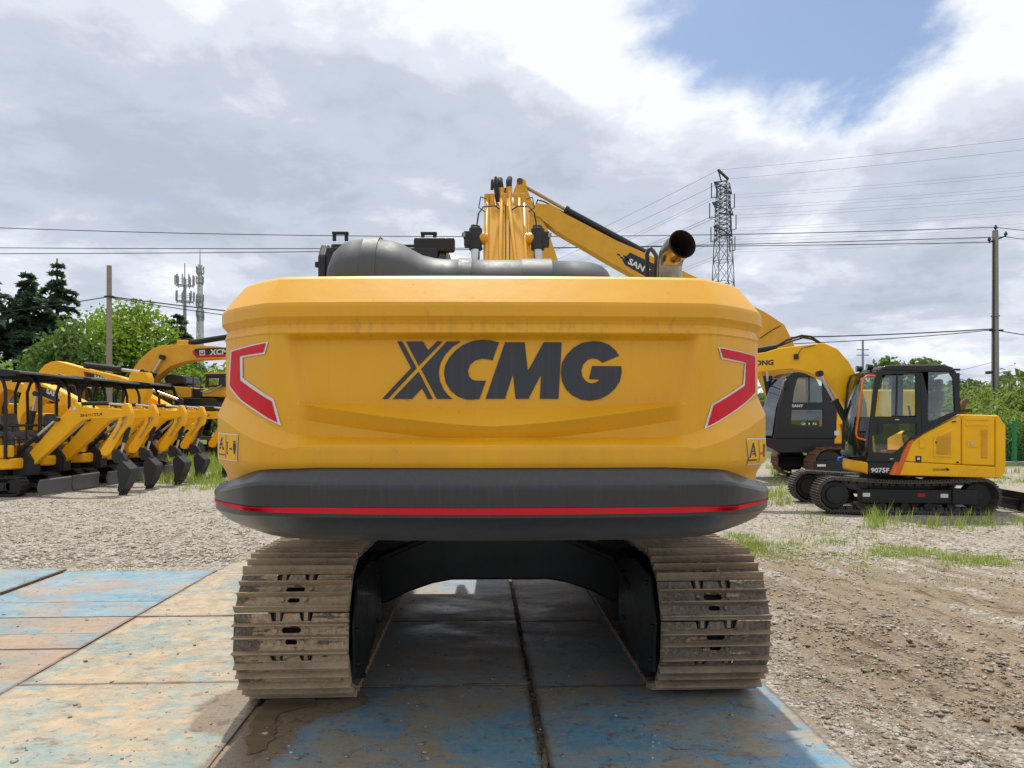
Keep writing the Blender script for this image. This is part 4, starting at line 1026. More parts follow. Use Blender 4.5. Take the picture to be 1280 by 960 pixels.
def track_path(L_, r, t, sag=.02):
    a = L_; c = PI*r; per = 2*a + 2*c; t = t % per
    if t < a: return (-a/2+t, 0.0, 0.0)
    t -= a
    if t < c: th = t/r; return (a/2 + r*math.sin(th), r - r*math.cos(th), th)
    t -= c
    if t < a: return (a/2-t, 2*r - sag*math.sin(PI*t/a), PI)
    t -= a; th = t/r
    return (-a/2 - r*math.sin(th), r + r*math.cos(th), PI+th)
def lug_track(parent, L_, r, y, w, pitch, m, hl=.02, z0=0.0, th=.03):
    """track belt as one mesh: plates with a raised lug each (for machines too far off to pick shoes apart)"""
    per = 2*L_ + 2*PI*r; n = round(per/pitch); mb = MB()
    for k in range(n):
        x, z, a = track_path(L_, r, k*per/n); z += z0 + hl
        Rm = Matrix.Rotation(-a, 3, 'Y'); nx, nz = math.sin(a), -math.cos(a)
        mb.box((x - nx*th/2, y, z - nz*th/2), (per/n*1.04, w, th), Rm)
        mb.box((x + nx*hl/2, y, z + nz*hl/2), (per/n*.35, w*.98, hl), Rm)
    return mb.build('crawler_track', [m], parent, smooth=0)
def cylinder_pair(parent, name, p0, p1, r, frac, barrel=None, rod=None, rr=None):
    p0, p1 = Vector(p0), Vector(p1); m_ = p0.lerp(p1, frac)
    mb = MB(); mb.cyl(p0, m_, r, 14); mb.cyl(m_, m_ + (p1-p0).normalized()*r*.7, r*1.18, 14)
    c = mb.build(name, [barrel or BLACK], parent, smooth=40)
    mb = MB(); mb.cyl(m_, p1, rr or r*.52, 12); mb.build('cylinder_rod', [rod or STEEL], c, smooth=40)
    mb = MB(); mb.cyl(p1 + Vector((0,-r*1.1,0)), p1 + Vector((0,r*1.1,0)), r*.95, 12); mb.build('rod_eye', [DARK], c, smooth=40)
    return c

# ------------------------------------------------------------------ small excavator on the right
def right_excavator():
    rz = R(-7); loc = (7.25, 13.2, 0); M = frame(loc, rz)
    root = thing('crawler_excavator', 'bright yellow small excavator with black cab and orange stripes, parked side-on at the right', 'excavator', loc, rz)
    YN = -.98                                            # near side
    S = lambda pts, y=YN: spl(M, pts, y)
    # body panels
    mb = MB(); mb.prism(S([(1124,577),(1245,583.5),(1245,598),(1113,594)]), YN, .95); mb.build('lower_skirt', [YEL2], root, bevel=.02)
    mb = MB(); mb.prism(S([(1154,543),(1202,518),(1202,581),(1124.5,576.5),(1128,562)]), YN+.006, YN+.12); bd = mb.build('side_panel', [YEL2], root, bevel=.02)
    mb = MB(); mb.prism(S([(1158,543),(1202,519),(1202,580),(1158,578)]), YN+.10, .90); mb.build('engine_housing', [YEL2], root, bevel=.02)
    mb = MB(); mb.prism(S([(1202.6,518),(1244,519),(1244,582.5),(1202.6,581)]), YN, .92); rd = mb.build('engine_door', [YEL2], root, bevel=.025)
    mb = MB(); mb.prism(S([(1244.6,519),(1248,519.5),(1257.5,532),(1257.5,589),(1251,598),(1244.6,598)]), YN, .95); mb.build('counterweight', [YEL2], root, bevel=.045, seg=3)
    for y0, y1 in ((521.5,525.5),(529,532.5)):
        mb = MB(); mb.prism(S([(1207,y0),(1235,y0+.4),(1236,y1),(1206,y1)]), YN-.012, YN+.05); mb.build('door_rib', [YEL2], rd, bevel=.01)
    mb = MB(); mb.prism(S([(1226,537),(1234.5,537),(1234.5,573),(1226,572.5)]), YN-.010, YN+.02); gr = mb.build('door_recess', [YEL3], rd, bevel=.008)
    for k in range(9): mb = MB(); x0, z0 = sp(M, 1227, 570-3.6*k, YN); x1, _ = sp(M, 1233.5, 570, YN); mb.box(((x0+x1)/2, YN-.013, z0), (x1-x0, .012, .018)); mb.build('vent_slat', [YEL3], gr)
    mb = MB(); mb.prism(S([(1209,550.5),(1221.5,551),(1225,555),(1221.5,559),(1209,558.5)]), YN-.012, YN+.02); lk = mb.build('door_latch', [YEL2], rd, bevel=.006)
    mb = MB(); mb.prism(S([(1212,552.5),(1217,552.7),(1217,556.5),(1212,556.3)]), YN-.022, YN); mb.build('latch_handle', [STEEL], lk, bevel=.004)
    mb = MB(); mb.prism(S([(1166.5,546),(1191.5,535),(1191.5,572),(1166.5,571)]), YN-.008, YN+.03); vp = mb.build('vent_panel', [YEL2], bd, bevel=.012)
    mb = MB(); mb.prism(S([(1170,547.5),(1188.5,539),(1188.5,568.5),(1170,567.8)]), YN-.012, YN); mb.build('vent_mesh', [YEL3], vp, bevel=.003)
    for k in range(8):
        mb = MB(); x0, z0 = sp(M, 1171, 566-2.9*k, YN); x1, _ = sp(M, 1187.5, 566, YN); mb.box(((x0+x1)/2, YN-.015, z0), (x1-x0, .008, .016)); mb.build('vent_slat', [YEL3], vp)
    mb = MB(); mb.prism(S([(1149,549),(1156,548),(1156,560),(1149,560)]), YN-.014, YN+.02); mb.build('hinge_cover', [YEL2], bd, bevel=.006)
    for (x, y) in ((1197,578),(1170,553)): q = sp(M, x, y, YN); mb = MB(); mb.cyl((q[0], YN-.012, q[1]), (q[0], YN+.01, q[1]), .018, 10); mb.build('panel_lock', [DARK], bd)
    mb = MB(); mb.prism(S([(1190,526.5),(1195,526.5),(1195,528),(1190,528)]), YN-.010, YN+.01); mb.build('keyhole_slot', [INK], bd)
    mb = MB(); mb.prism(S([(1144.5,570),(1151.5,570),(1151.5,577.5),(1144.5,577.3)]), YN-.004, YN+.004); st = mb.build('square_label', [INK], bd)
    mb = MB(); mb.prism(S([(1147,572),(1149.5,571.5),(1149.5,575),(1146,574.5)]), YN-.006, YN); mb.build('label_symbol', [WHITE], st)
    side_text('small_lettering', 'LIUGONG', M, [(1166,588.2),(1183,588.6),(1166,585.2)], YN, INK, bd, .01)
    mb = MB(); mb.prism(S([(1183,584.5),(1187,586.5),(1185,588.8),(1182.5,587)]), YN-.004, YN); mb.build('printed_mark', [INK], bd)
    # orange stripes
    for a in ([(1128,557),(1131.5,555.5),(1116,593.4),(1111.5,593)], [(1135,552.5),(1142,548.5),(1125,593.6),(1117,593.2)]):
        mb = MB(); mb.prism(S(a), YN-.004, YN+.004); mb.build('orange_stripe', [ORANGE], root)
    # black lower cab apron with the model number, yellow front corner
    mb = MB(); mb.prism(S([(1084.5,577.5),(1124,577.5),(1113,593.8),(1086,592)]), YN+.003, .0); mb.build('cab_apron', [CHARC], root, bevel=.015)
    side_text('model_number', '9075F', M, [(1088.5,590.8),(1111.5,590.8),(1088.5,584.8)], YN+.002, WHITE, root, .03)
    x0, z0 = sp(M, 1058.5, 574, .05); x1, z1 = sp(M, 1085, 578, YN); _, z2 = sp(M, 1086, 593, YN)
    mb = MB(); mb.add([(x1, YN+.005, z1), (x1, YN+.005, z2), (x1-.06, YN+.16, z2+.02), (x1-.09, YN+.14, z1+.02), (x1-.10, .10, z1+.03), (x1-.06, .10, z2+.04), (x1, .3, z1), (x1, .3, z2)],
                      [(0,1,2,3),(3,2,5,4),(0,3,4,6),(1,7,5,2),(4,5,7,6)]); mb.build('front_corner', [YEL2], root, bevel=.03)
    # cab
    prof = S([(1084.5,577),(1086,545),(1093,478),(1096,466),(1102,459),(1112,457),(1180,456.5),(1190,459),(1195,466),(1201,515.5),(1154,541.5),(1134,552),(1123,577)])
    w1 = S([(1103,467.5),(1145,467.5),(1145,521.5),(1093.5,520.5),(1098,482)])
    w2 = S([(1090,545),(1103.5,541.5),(1104,529.5),(1145.5,529.5),(1145.5,543.5),(1123,563),(1117,567),(1090,565)])
    w3 = S([(1160,465),(1186,464.5),(1191.5,473),(1193.5,513.5),(1162,528),(1159.5,525)])
    mb = MB(); mb.holed(prof, [w1, w2, w3], YN-.015, YN+.045); cab = mb.build('cab', [CHARC], root, bevel=.012)
    mb = MB(); mb.holed(prof, [w1, w3], .02, .07); mb.build('side_frame', [CHARC], cab, bevel=.012)
    mb = MB(); mb.prism([(a, b) for a, b in S([(1100,463),(1104,457.5),(1112,456.2),(1180,455.8),(1190,459),(1195,466)])], YN-.03, .09); mb.build('cab_roof', [CHARC], cab, bevel=.03)
    xr, zr = sp(M, 1201, 515, YN); xb, zb = sp(M, 1195, 466, YN)
    mb = MB(); mb.bar((xr-.02, -.46, zr), (xr-.02, -.46, zr+.06), .06, .9); mb.box((xr-.03, -.92, (zr+zb)/2), (.06, .07, zb-zr)); mb.box((xr-.03, .02, (zr+zb)/2), (.06, .07, zb-zr)); mb.build('rear_frame', [CHARC], cab, bevel=.01)
    mb = MB(); mb.prism(S([(1107,469),(1143,469),(1143,520),(1097,519),(1101,484)]), YN+.012, YN+.018); g1 = mb.build('door_window', [GLASS], cab)
    x, z = sp(M, 1122, 467, YN); _, z2 = sp(M, 1122, 521, YN); mb = MB(); mb.bar((x, YN+.012, z), (x-.02, YN+.012, z2), .028, .022); mb.build('window_bar', [DARK], g1)
    mb = MB(); mb.prism(w2, YN+.012, YN+.018); mb.build('lower_window', [GLASS], cab)
    mb = MB(); mb.prism(w3, YN+.012, YN+.018); mb.build('quarter_window', [GLASS], cab)
    mb = MB(); mb.prism(w1, .04, .046); mb.build('far_window', [GLASS], cab); mb = MB(); mb.prism(w3, .04, .046); mb.build('far_window', [GLASS], cab)
    fr = spl(M, [(1087,572),(1087,545),(1094,478),(1098,466)], YN)
    wm = MB(); 
    front = [(q[0]-.10*math.sin(PI*i/3), q[1]) for i, q in enumerate(fr)]
    vs = []
    for (x, z) in fr:
        for k in range(7): t = k/6; vs.append((x-.10-.08*math.sin(PI*t) if 0 < k < 6 else x-.10*(k != 0), YN+.03+t*1.02, z))
    wm.add(vs, [(i*7+k, i*7+k+1, (i+1)*7+k+1, (i+1)*7+k) for i in range(3) for k in range(6)]); wm.build('windscreen', [GLASS], cab, smooth=60)
    pl = MB()
    pl.tube([(q[0]-.09, .06, q[1]) for q in fr], .04, 8); pl.tube([(fr[-1][0], YN+.05, fr[-1][1]), (fr[-1][0]-.16, -.45, fr[-1][1]), (fr[-1][0]-.09, .06, fr[-1][1])], .035, 8)
    pl.tube([(fr[1][0]-.0, YN+.05, fr[0][1]+.05), (fr[0][0]-.16, -.45, fr[0][1]+.05), (fr[0][0]-.09, .06, fr[0][1]+.05)], .06, 8)
    pl.build('front_frame', [CHARC], cab, smooth=50)
    dh = MB(); q = sp(M, 1098, 533, YN); dh.box((q[0], YN-.03, q[1]-.03), (.03, .03, .14)); dh.box((q[0], YN-.018, q[1]-.03), (.06, .01, .19)); dh.build('door_handle', [INK], cab, bevel=.006)
    dl = MB(); q = sp(M, 1121, 524.5, YN); dl.box((q[0], YN-.018, q[1]), (.07, .006, .012)); q = sp(M, 1114, 573.5, YN); dl.box((q[0], YN-.018, q[1]), (.06, .006, .010)); dl.build('printed_line', [WHITE], cab)
    seam = MB(); q0 = sp(M, 1149.5, 460, YN); q1 = sp(M, 1152.5, 541, YN); seam.bar((q0[0], YN-.016, q0[1]), (q1[0], YN-.016, q1[1]), .012, .006); seam.build('door_seam', [INK], cab)
    # inside: floor, seat, console, levers
    fx, fz = sp(M, 1100, 577, YN); mb = MB(); mb.box((fx+.45, -.46, fz+.02), (1.2, .9, .05)); mb.build('cab_floor', [DARK], cab)
    sx, sz = sp(M, 1163, 520, -.45)
    mb = MB(); mb.box((sx-.20, -.42, sz-.20), (.50, .46, .14)); mb.bar((sx+.02, -.42, sz-.16), (sx+.12, -.42, sz+.45), .12, .46, up=(0,1,0)); mb.box((sx+.14, -.42, sz+.56), (.10, .26, .20)); mb.box((sx-.2, -.42, sz-.38), (.4, .4, .22)); mb.build('seat', [SEATG], cab, bevel=.045)
    mb = MB(); mb.box((sx-.30, -.70, sz-.05), (.36, .12, .12)); mb.box((sx-.30, -.14, sz-.05), (.36, .12, .12)); mb.cyl((sx-.44, -.70, sz), (sx-.47, -.70, sz+.18), .02, 8); mb.cyl((sx-.44, -.14, sz), (sx-.47, -.14, sz+.18), .02, 8); mb.box((fx+.25, -.35, fz+.35), (.12, .3, .6)); mb.build('console', [DARK], cab, bevel=.02)
    mb = MB(); mb.box((fx+.32, -.6, fz+.12), (.34, .3, .14)); mb.build('red_bag', [paint('red_bag', (.5,.03,.02), .7, amt=.1, coat=0)], cab, bevel=.04)
    mb = MB(); mb.tube([(fx+.10,-.5,fz+.1),(fx+.05,-.5,fz+.5),(fx+.12,-.48,fz+.62)], .02, 8); mb.tube([(fx+.62,-.62,fz+.3),(fx+.55,-.62,fz+.45)], .035, 8); mb.build('control_lever', [YEL2], cab, smooth=50)
    # orange grab rails
    hr = MB(); hr.tube([spz(M,(1093.5,470),YN-.05), spz(M,(1084,469.5),YN-.07), spz(M,(1079.5,473),YN-.08), spz(M,(1076,497),YN-.08), spz(M,(1070,541),YN-.08), spz(M,(1071.5,547),YN-.08), spz(M,(1081.5,550),YN-.05)], .017, 10); hr.build('grab_rail', [ORANGE], root, smooth=60)
    hr = MB(); hr.tube([spz(M,(1050.5,530),.1), spz(M,(1054,545),.1), spz(M,(1053.5,573),.1)], .022, 8); hr.build('grab_rail', [ORANGE], root, smooth=60)
    bc = MB(); q = spz(M,(1053,574),.1); bc.box(q, (.16, .14, .09)); bc.build('blue_wrap', [BLUEP], root, bevel=.03)
    for a, b, y in ((1074,461,-.15),(1087,459,-.75)):
        q = Vector(spz(M,(a,b),y)); m = MB(); m.cyl(q+Vector((-.05,0,0)), q+Vector((.05,0,0)), .058, 14, r1=.045); m.box(q+Vector((.02,0,-.07)), (.03,.03,.10)); l_ = m.build('work_light', [CHARC], cab, smooth=40)
        m = MB(); m.cyl(q+Vector((-.053,0,0)), q+Vector((-.049,0,0)), .048, 14); m.build('light_lens', [GALV], l_)
    m = MB(); m.tube([spz(M,(1202,522),.2), spz(M,(1202,510),.2), spz(M,(1205,503),.2), spz(M,(1209,499.5),.2)], [.055,.055,.06,.05], 12); m.build('exhaust_pipe', [RUST], root, smooth=60)
    m = MB(); q = Vector(spz(M,(1195,462),YN+.1)); m.box(q, (.12,.05,.03)); m.build('mirror_bracket', [CHARC], cab)
    # boom, stick, bucket
    YB = .30
    bt = [(955,441),(972,436),(1027,429.5),(1044,437),(1058,453),(1069,472),(1080,505),(1083,530),(1074,540),(1060,526),(1056,512),(1042,491),(1028,475),(1008,466),(987,461.5),(955,464.5)]
    far = [(860,478),(848,474),(846,463),(858,455)]
    mb = MB(); mb.prism(spl(M, bt + far, YB), YB-.14, YB+.14); bm_ = mb.build('boom', [YEL2], root, bevel=.012)
    side_text('boom_lettering', 'LIUGONG', M, [(922,458.2),(967,456.3),(922,451.5)], YB-.14, INK, bm_, .04)
    m = MB(); q = spz(M,(1021,467),YB); m.cyl((q[0], YB-.17, q[2]), (q[0], YB+.17, q[2]), .06, 14); m.build('boom_pin', [YEL2], bm_, smooth=40)
    m = MB(); q = spz(M,(995,446),YB-.14); m.box((q[0], YB-.16, q[2]), (.08, .05, .10)); m.tube([(q[0], YB-.17, q[2]), (q[0]+.1, YB-.17, q[2]+.16), (q[0]+.35, YB-.16, q[2]+.22)], .008, 6); m.build('boom_lamp', [INK], bm_, bevel=.004)
    cylinder_pair(root, 'boom_cylinder', (*spz(M,(1061,541),YB)[:1], YB-.22, spz(M,(1061,541),YB)[2]), (*spz(M,(1020,468),YB)[:1], YB-.22, spz(M,(1020,468),YB)[2]), .062, .52)
    cylinder_pair(root, 'arm_cylinder', spz(M,(971,434),YB), spz(M,(872,450),YB), .062, .55)
    m = MB(); m.tube([spz(M,p_,YB) for p_ in ((972,432),(984,425),(1002,419.5),(1014,421),(1024,428),(1040,436))], .022, 8); m.tube([spz(M,p_,YB+.08) for p_ in ((972,433),(988,427),(1004,422),(1015,424),(1026,430))], .018, 8); m.build('boom_hose', [RUBBER], bm_, smooth=60)
    m = MB(); m.prism(spl(M, [(850,452),(866,455),(868,475),(858,560),(846,566),(840,556),(845,478)], YB), YB-.11, YB+.11); st = m.build('stick', [YEL2], root, bevel=.01)
    m = MB(); m.prism(spl(M, [(838,560),(862,566),(880,585),(876,612),(856,634),(832,642),(858,618),(862,594),(848,580)], YB), YB-.32, YB+.32); m.build('bucket', [DARK], root, bevel=.01)
    # undercarriage
    pitch, L_, r_ = .136, 2.36, .285
    for y, lab in ((-.86, None), (.70, None)):
        cx_ = -.33
        tr = bpy.data.objects.new('crawler_track', None); COL.objects.link(tr); tr.parent = root; tr.location = (cx_, y, 0)
        per = 2*L_ + 2*PI*r_; n = round(per/pitch); proto = None
        for k in range(n):
            x, z, a = track_path(L_, r_, k*per/n, .05)
            if proto is None:
                b = MB(); b.box((0,0,.012), (per/n*.97, .45, .024))
                for xx in (-.045, .0, .05): b.prism([(xx-.010,-.03),(xx+.010,-.03),(xx+.012,.004),(xx-.012,.004)], -.225, .225, 'y')
                b.box((0, 0, .05), (per/n*.8, .14, .06))
                proto = o = b.build('track_shoe', [SHOE_DK], tr, smooth=0)
            else: o = proto.copy(); COL.objects.link(o); o.parent = tr
            o.location = (x, 0, z+.03); o.rotation_euler = (0, -a, 0)
        fr = MB(); fr.box((.05, .0, .30), (1.55, .24, .24)); fr.box((.95, 0, .30), (.42, .30, .26))
        for x in np.linspace(-.75, .75, 5): fr.cyl((x,-.10,.12), (x,.10,.12), .075, 12)
        fr.cyl((-.1,-.12,.52), (-.1,.16,.52), .055, 12); fr.build('track_frame', [BLACK], tr, bevel=.015)
        w = MB(); w.cyl((-L_/2,-.14,r_+.03), (-L_/2,.14,r_+.03), .235, 26); w.cyl((-L_/2,-.19,r_+.03), (-L_/2,.0,r_+.03), .155, 22); w.build('drive_wheel', [BLACK], tr, bevel=.015)
        w = MB(); w.cyl((L_/2,-.10,r_+.03), (L_/2,.10,r_+.03), .235, 26); w.cyl((L_/2,-.13,r_+.03), (L_/2,.13,r_+.03), .07, 14); w.build('idler', [BLACK], tr, bevel=.015)
        for x in (-.65, .62): m = MB(); m.box((x,-.124,.32), (.12,.006,.065)); m.build('safety_label', [WHITE], tr)
        m = MB(); m.box((.25,-.124,.325), (.12,.006,.05)); m.build('safety_label', [RED], tr)
    m = MB(); m.box((-.35, -.08, .44), (1.1, 1.5, .24)); m.cyl((-.35, -.08, .55), (-.35, -.08, .73), .42, 28); m.build('centre_frame', [BLACK], root, bevel=.02)
    for y in (-.45, .35): m = MB(); m.bar((.95,y,.30),(1.75,y,.16),.10,.12); m.build('blade_arm', [BLACK], root, bevel=.01)
    m = MB(); m.prism([(1.72,.02),(1.80,.02),(1.84,.16),(1.80,.34),(1.74,.36),(1.77,.18)], -.98, .86, 'y'); m.build('dozer_blade', [BLACK], root, bevel=.008)
    return root
def spz(M, p_, y):
    x, z = sp(M, p_[0], p_[1], y); return (x, y, z)
SHOE_DK = paint('dark_track_steel', (0.055,0.05,0.046), .6, dirt=(0.21,0.17,0.12), amt=.55, coat=0, scale=6)
right_excavator()

# ------------------------------------------------------------------ excavator behind it
def sany_right():
    loc = (8.8, 19.6, 0); M = frame(loc, 0)
    root = thing('crawler_excavator', 'large excavator with a long raised boom and black cab, behind the small yellow excavator', 'excavator', loc, 0)
    YN = -1.0; S = lambda pts, y=YN: spl(M, pts, y)
    # cab
    prof = S([(967,548),(972,510),(984,472),(990,466),(1030,464),(1040,468),(1046,480),(1046,548)])
    w1 = S([(998,470),(1028,470),(1029,503),(991,503),(993,488)]); w2 = S([(990,512),(1029,512),(1029,532),(1020,534),(989,530)])
    mb = MB(); mb.holed(prof, [w1, w2], YN, YN+.07); cab = mb.build('cab', [CHARC], root, bevel=.015)
    mb = MB(); mb.holed(prof, [w1, w2], .03, .10); mb.build('side_frame', [CHARC], cab, bevel=.015)
    mb = MB(); mb.prism(S([(983,472),(990,465.2),(1030,463.2),(1041,468),(1041,471)]), YN-.01, .11); mb.build('cab_roof', [CHARC], cab, bevel=.03)
    mb = MB(); mb.prism(w1, YN+.03, YN+.036); mb.build('door_window', [GLASS], cab)
    mb = MB(); mb.prism(w2, YN+.03, YN+.036); mb.build('lower_window', [GLASS], cab)
    fr = S([(967,545),(972,510),(985,470)])
    mb = MB(); mb.add([(q[0]-.02, y, q[1]) for q in fr for y in (YN+.07, .04)], [(0,1,3,2),(2,3,5,4)]); mb.build('windscreen', [GLASS], cab)
    mb = MB(); 
    q0, q1 = S([(1012,470),(1012,503)]); mb.bar((q0[0], YN+.03, q0[1]), (q1[0], YN+.03, q1[1]), .03, .02); mb.build('window_bar', [DARK], cab)
    side_text('door_lettering', 'SANY', M, [(990,509),(1004,509),(990,505.5)], YN-.002, WHITE, cab, .03)
    side_text('door_lettering', '215', M, [(1001,531),(1021,531),(1001,528.5)], YN-.002, WHITE, cab, .01)
    sx, sz = sp(M, 1022, 512, -.5); mb = MB(); mb.box((sx-.1,-.45,sz-.2), (.5,.5,.16)); mb.box((sx+.15,-.45,sz+.25), (.14,.46,.8)); mb.build('seat', [SEATG], cab, bevel=.04)
    m = MB(); q = spz(M,(983,480),YN-.05); m.cyl((q[0],q[1],q[2]), (q[0]+.02,q[1]-.02,q[2]), .14, 18); m.build('mirror', [DARK], cab)
    # body
    b0, b1 = S([(1050,487),(1147,555)])
    mb = MB(); mb.box(((b0[0]+b1[0])/2, .15, (b0[1]+b1[1])/2), (b1[0]-b0[0], 2.3, b0[1]-b1[1])); bd = mb.build('upper_body', [YEL2], root, bevel=.06)
    mb = MB(); q = S([(1046,548),(1058,520)]); mb.prism(S([(1043,555),(1062,555),(1062,512),(1047,510)]), YN, YN+.8); mb.build('side_box', [YEL2], root, bevel=.03)
    mb = MB(); mb.prism(S([(955,548),(1064,548),(1062,562),(1030,566),(975,566),(956,556)]), YN+.02, 1.15); mb.build('platform', [CHARC], root, bevel=.02)
    m = MB(); m.prism(S([(1043,538.5),(1049,538.5),(1049,544),(1043,544)]), YN-.005, YN+.01); m.build('side_label', [WHITE], root)
    m = MB(); m.tube([spz(M,p_,-.9) for p_ in ((1103,486),(1103.5,478),(1108,478),(1110,505))], .022, 8); m.build('grab_rail', [ORANGE], root, smooth=60)
    m = MB(); m.cyl((b0[0]+1.0, .9, b0[1]), (b0[0]+1.0, .9, b0[1]+.35), .07, 12); m.build('exhaust_pipe', [RUST], root)
    # boom runs up and left behind the cab
    YB = .55
    bt = [(1010,540),(1003,470),(987,427),(977,407),(954,392),(880,354),(806,319),(770,303.5),(704,269),(690,259),(672,256.5),(664,262),(665,271),(673,274),(695,291.5),(770,335),(792,347),(880,390),(930,425),(962,500),(975,545)]
    mb = MB(); mb.prism(spl(M, bt, YB), YB-.22, YB+.22); bm_ = mb.build('boom', [YEL3], root, bevel=.015)
    for q in ((684,262,690,267),(736,291,742,296)): m = MB(); a, c = spz(M,q[:2],YB), spz(M,q[2:],YB); m.bar(a, c, .12, .14); m.build('boom_lug', [YEL3], bm_, bevel=.02)
    mb = MB(); mb.prism(spl(M, [(786,318),(826,337),(835,350),(835,355),(822,357),(780,333.5),(776,327)], YB), YB-.226, YB-.2); lb = mb.build('lettered_band', [INK], bm_)
    side_text('boom_lettering', 'SANY', M, [(784.5,329.5),(811,344),(787.5,322.5)], YB-.228, WHITE, lb, .035)
    m = MB(); m.prism(spl(M, [(818,345),(822,347),(822,353),(818,351)], YB), YB-.229, YB-.226); m.build('red_patch', [RED], lb)
    chk = MB()
    for i in range(4):
        for j in range(2):
            if (i+j) % 2 == 0:
                x, y = 770+i*3.6, 319.0+i*1.0+j*2.6
                chk.prism(spl(M, [(x,y),(x+3.4,y+1.2),(x+4.0,y+3.6),(x+.6,y+2.4)], YB), YB-.226, YB-.2)
    chk.build('chequer_print', [INK], bm_)
    m = MB(); m.prism(spl(M, [(640,246),(644,236),(647,228),(652,224.5),(657,228),(658,236),(664,252),(684,288),(697,327),(700,340),(690,470),(676,500),(668,470),(660,350),(640,262)], YB+.0), YB-.17, YB+.17); st = m.build('stick', [YEL3], root, bevel=.015)
    m = MB(); q = spz(M,(649.5,229),YB); m.cyl((q[0],YB-.2,q[2]), (q[0],YB+.2,q[2]), .085, 16); m.build('stick_pin', [RUST], st, smooth=40)
    m = MB(); m.prism(spl(M, [(662,480),(684,478),(712,500),(716,530),(700,565),(668,585),(690,548),(694,520),(676,500)], YB), YB-.6, YB+.6); m.build('bucket', [DARK], root, bevel=.015)
    a, c = Vector(spz(M,(806,316),YB)), Vector(spz(M,(654,232),YB)); mid = Vector(spz(M,(710,264),YB))
    m = MB(); m.cyl(a, mid, .10, 16); m.cyl(mid, mid+(c-a).normalized()*.1, .125, 16); ac = m.build('arm_cylinder', [CHARC], root, smooth=40)
    m = MB(); m.cyl(mid, c, .052, 12); m.build('cylinder_rod', [paint('brassy_rod', (.42,.31,.15), .3, metal=.8, coat=0)], ac, smooth=40)
    m = MB(); m.tube([spz(M,p_,YB-.1) for p_ in ((668,262),(672,250),(680,252),(700,263),(730,280),(760,296),(790,309),(812,320))], .022, 7); m.build('boom_hose', [RUBBER], bm_, smooth=60)
    m = MB(); m.tube([spz(M,p_,YB-.18) for p_ in ((690,262),(715,277),(745,291),(775,305))], .016, 6); m.build('boom_pipe', [GALV], bm_, smooth=60)
    m = MB(); m.tube([spz(M,p_,YB-.235) for p_ in ((950,423),(960,416),(968,411),(976,407))], .012, 6); m.build('boom_wire', [CABLE], bm_, smooth=60)
    cylinder_pair(root, 'boom_cylinder', (*spz(M,(962,540),YB)[:1], YB-.32, spz(M,(962,540),YB)[2]), (*spz(M,(950,440),YB)[:1], YB-.32, spz(M,(950,440),YB)[2]), .085, .6)
    m = MB()
    for k in range(4): m.tube([spz(M,p_,YB-.3) for p_ in ((958+3*k,545),(952+3*k,520),(960+3*k,500),(955+3*k,470))], .03, 7)
    m.build('hydraulic_hose', [RUBBER], root, smooth=60)
    # undercarriage
    for y in (-1.15, 1.25):
        m = lug_track(root, 3.3, .44, y, .6, .20, RUST, .03); m.location = (1.0, 0, 0)
        f = MB(); f.box((1.0, y-(.02 if y < 0 else 0), .42), (3.5, .50, .36)); f.box((.2, y-.30, .42), (2.6, .02, .30)); fr = f.build('track_frame', [CHARC], root, bevel=.02)
        if y < 0:
            for x, z in ((-.9,.46),(-1.55,.32)): l_ = MB(); l_.box((x, y-.315, z), (.22,.008,.06)); l_.build('safety_label', [WHITE], fr)
        for x in (-.65, 2.65): w = MB(); w.cyl((x,y-.2,.47), (x,y+.2,.47), .36, 22); w.build('track_wheel', [DARK], root, bevel=.01)
    m = MB(); m.box((1.0,.05,.7), (2.0,2.0,.4)); m.cyl((1.0,.05,.85), (1.0,.05,1.1), .6, 24); m.build('centre_frame', [BLACK], root, bevel=.02)
    return root
sany_right()

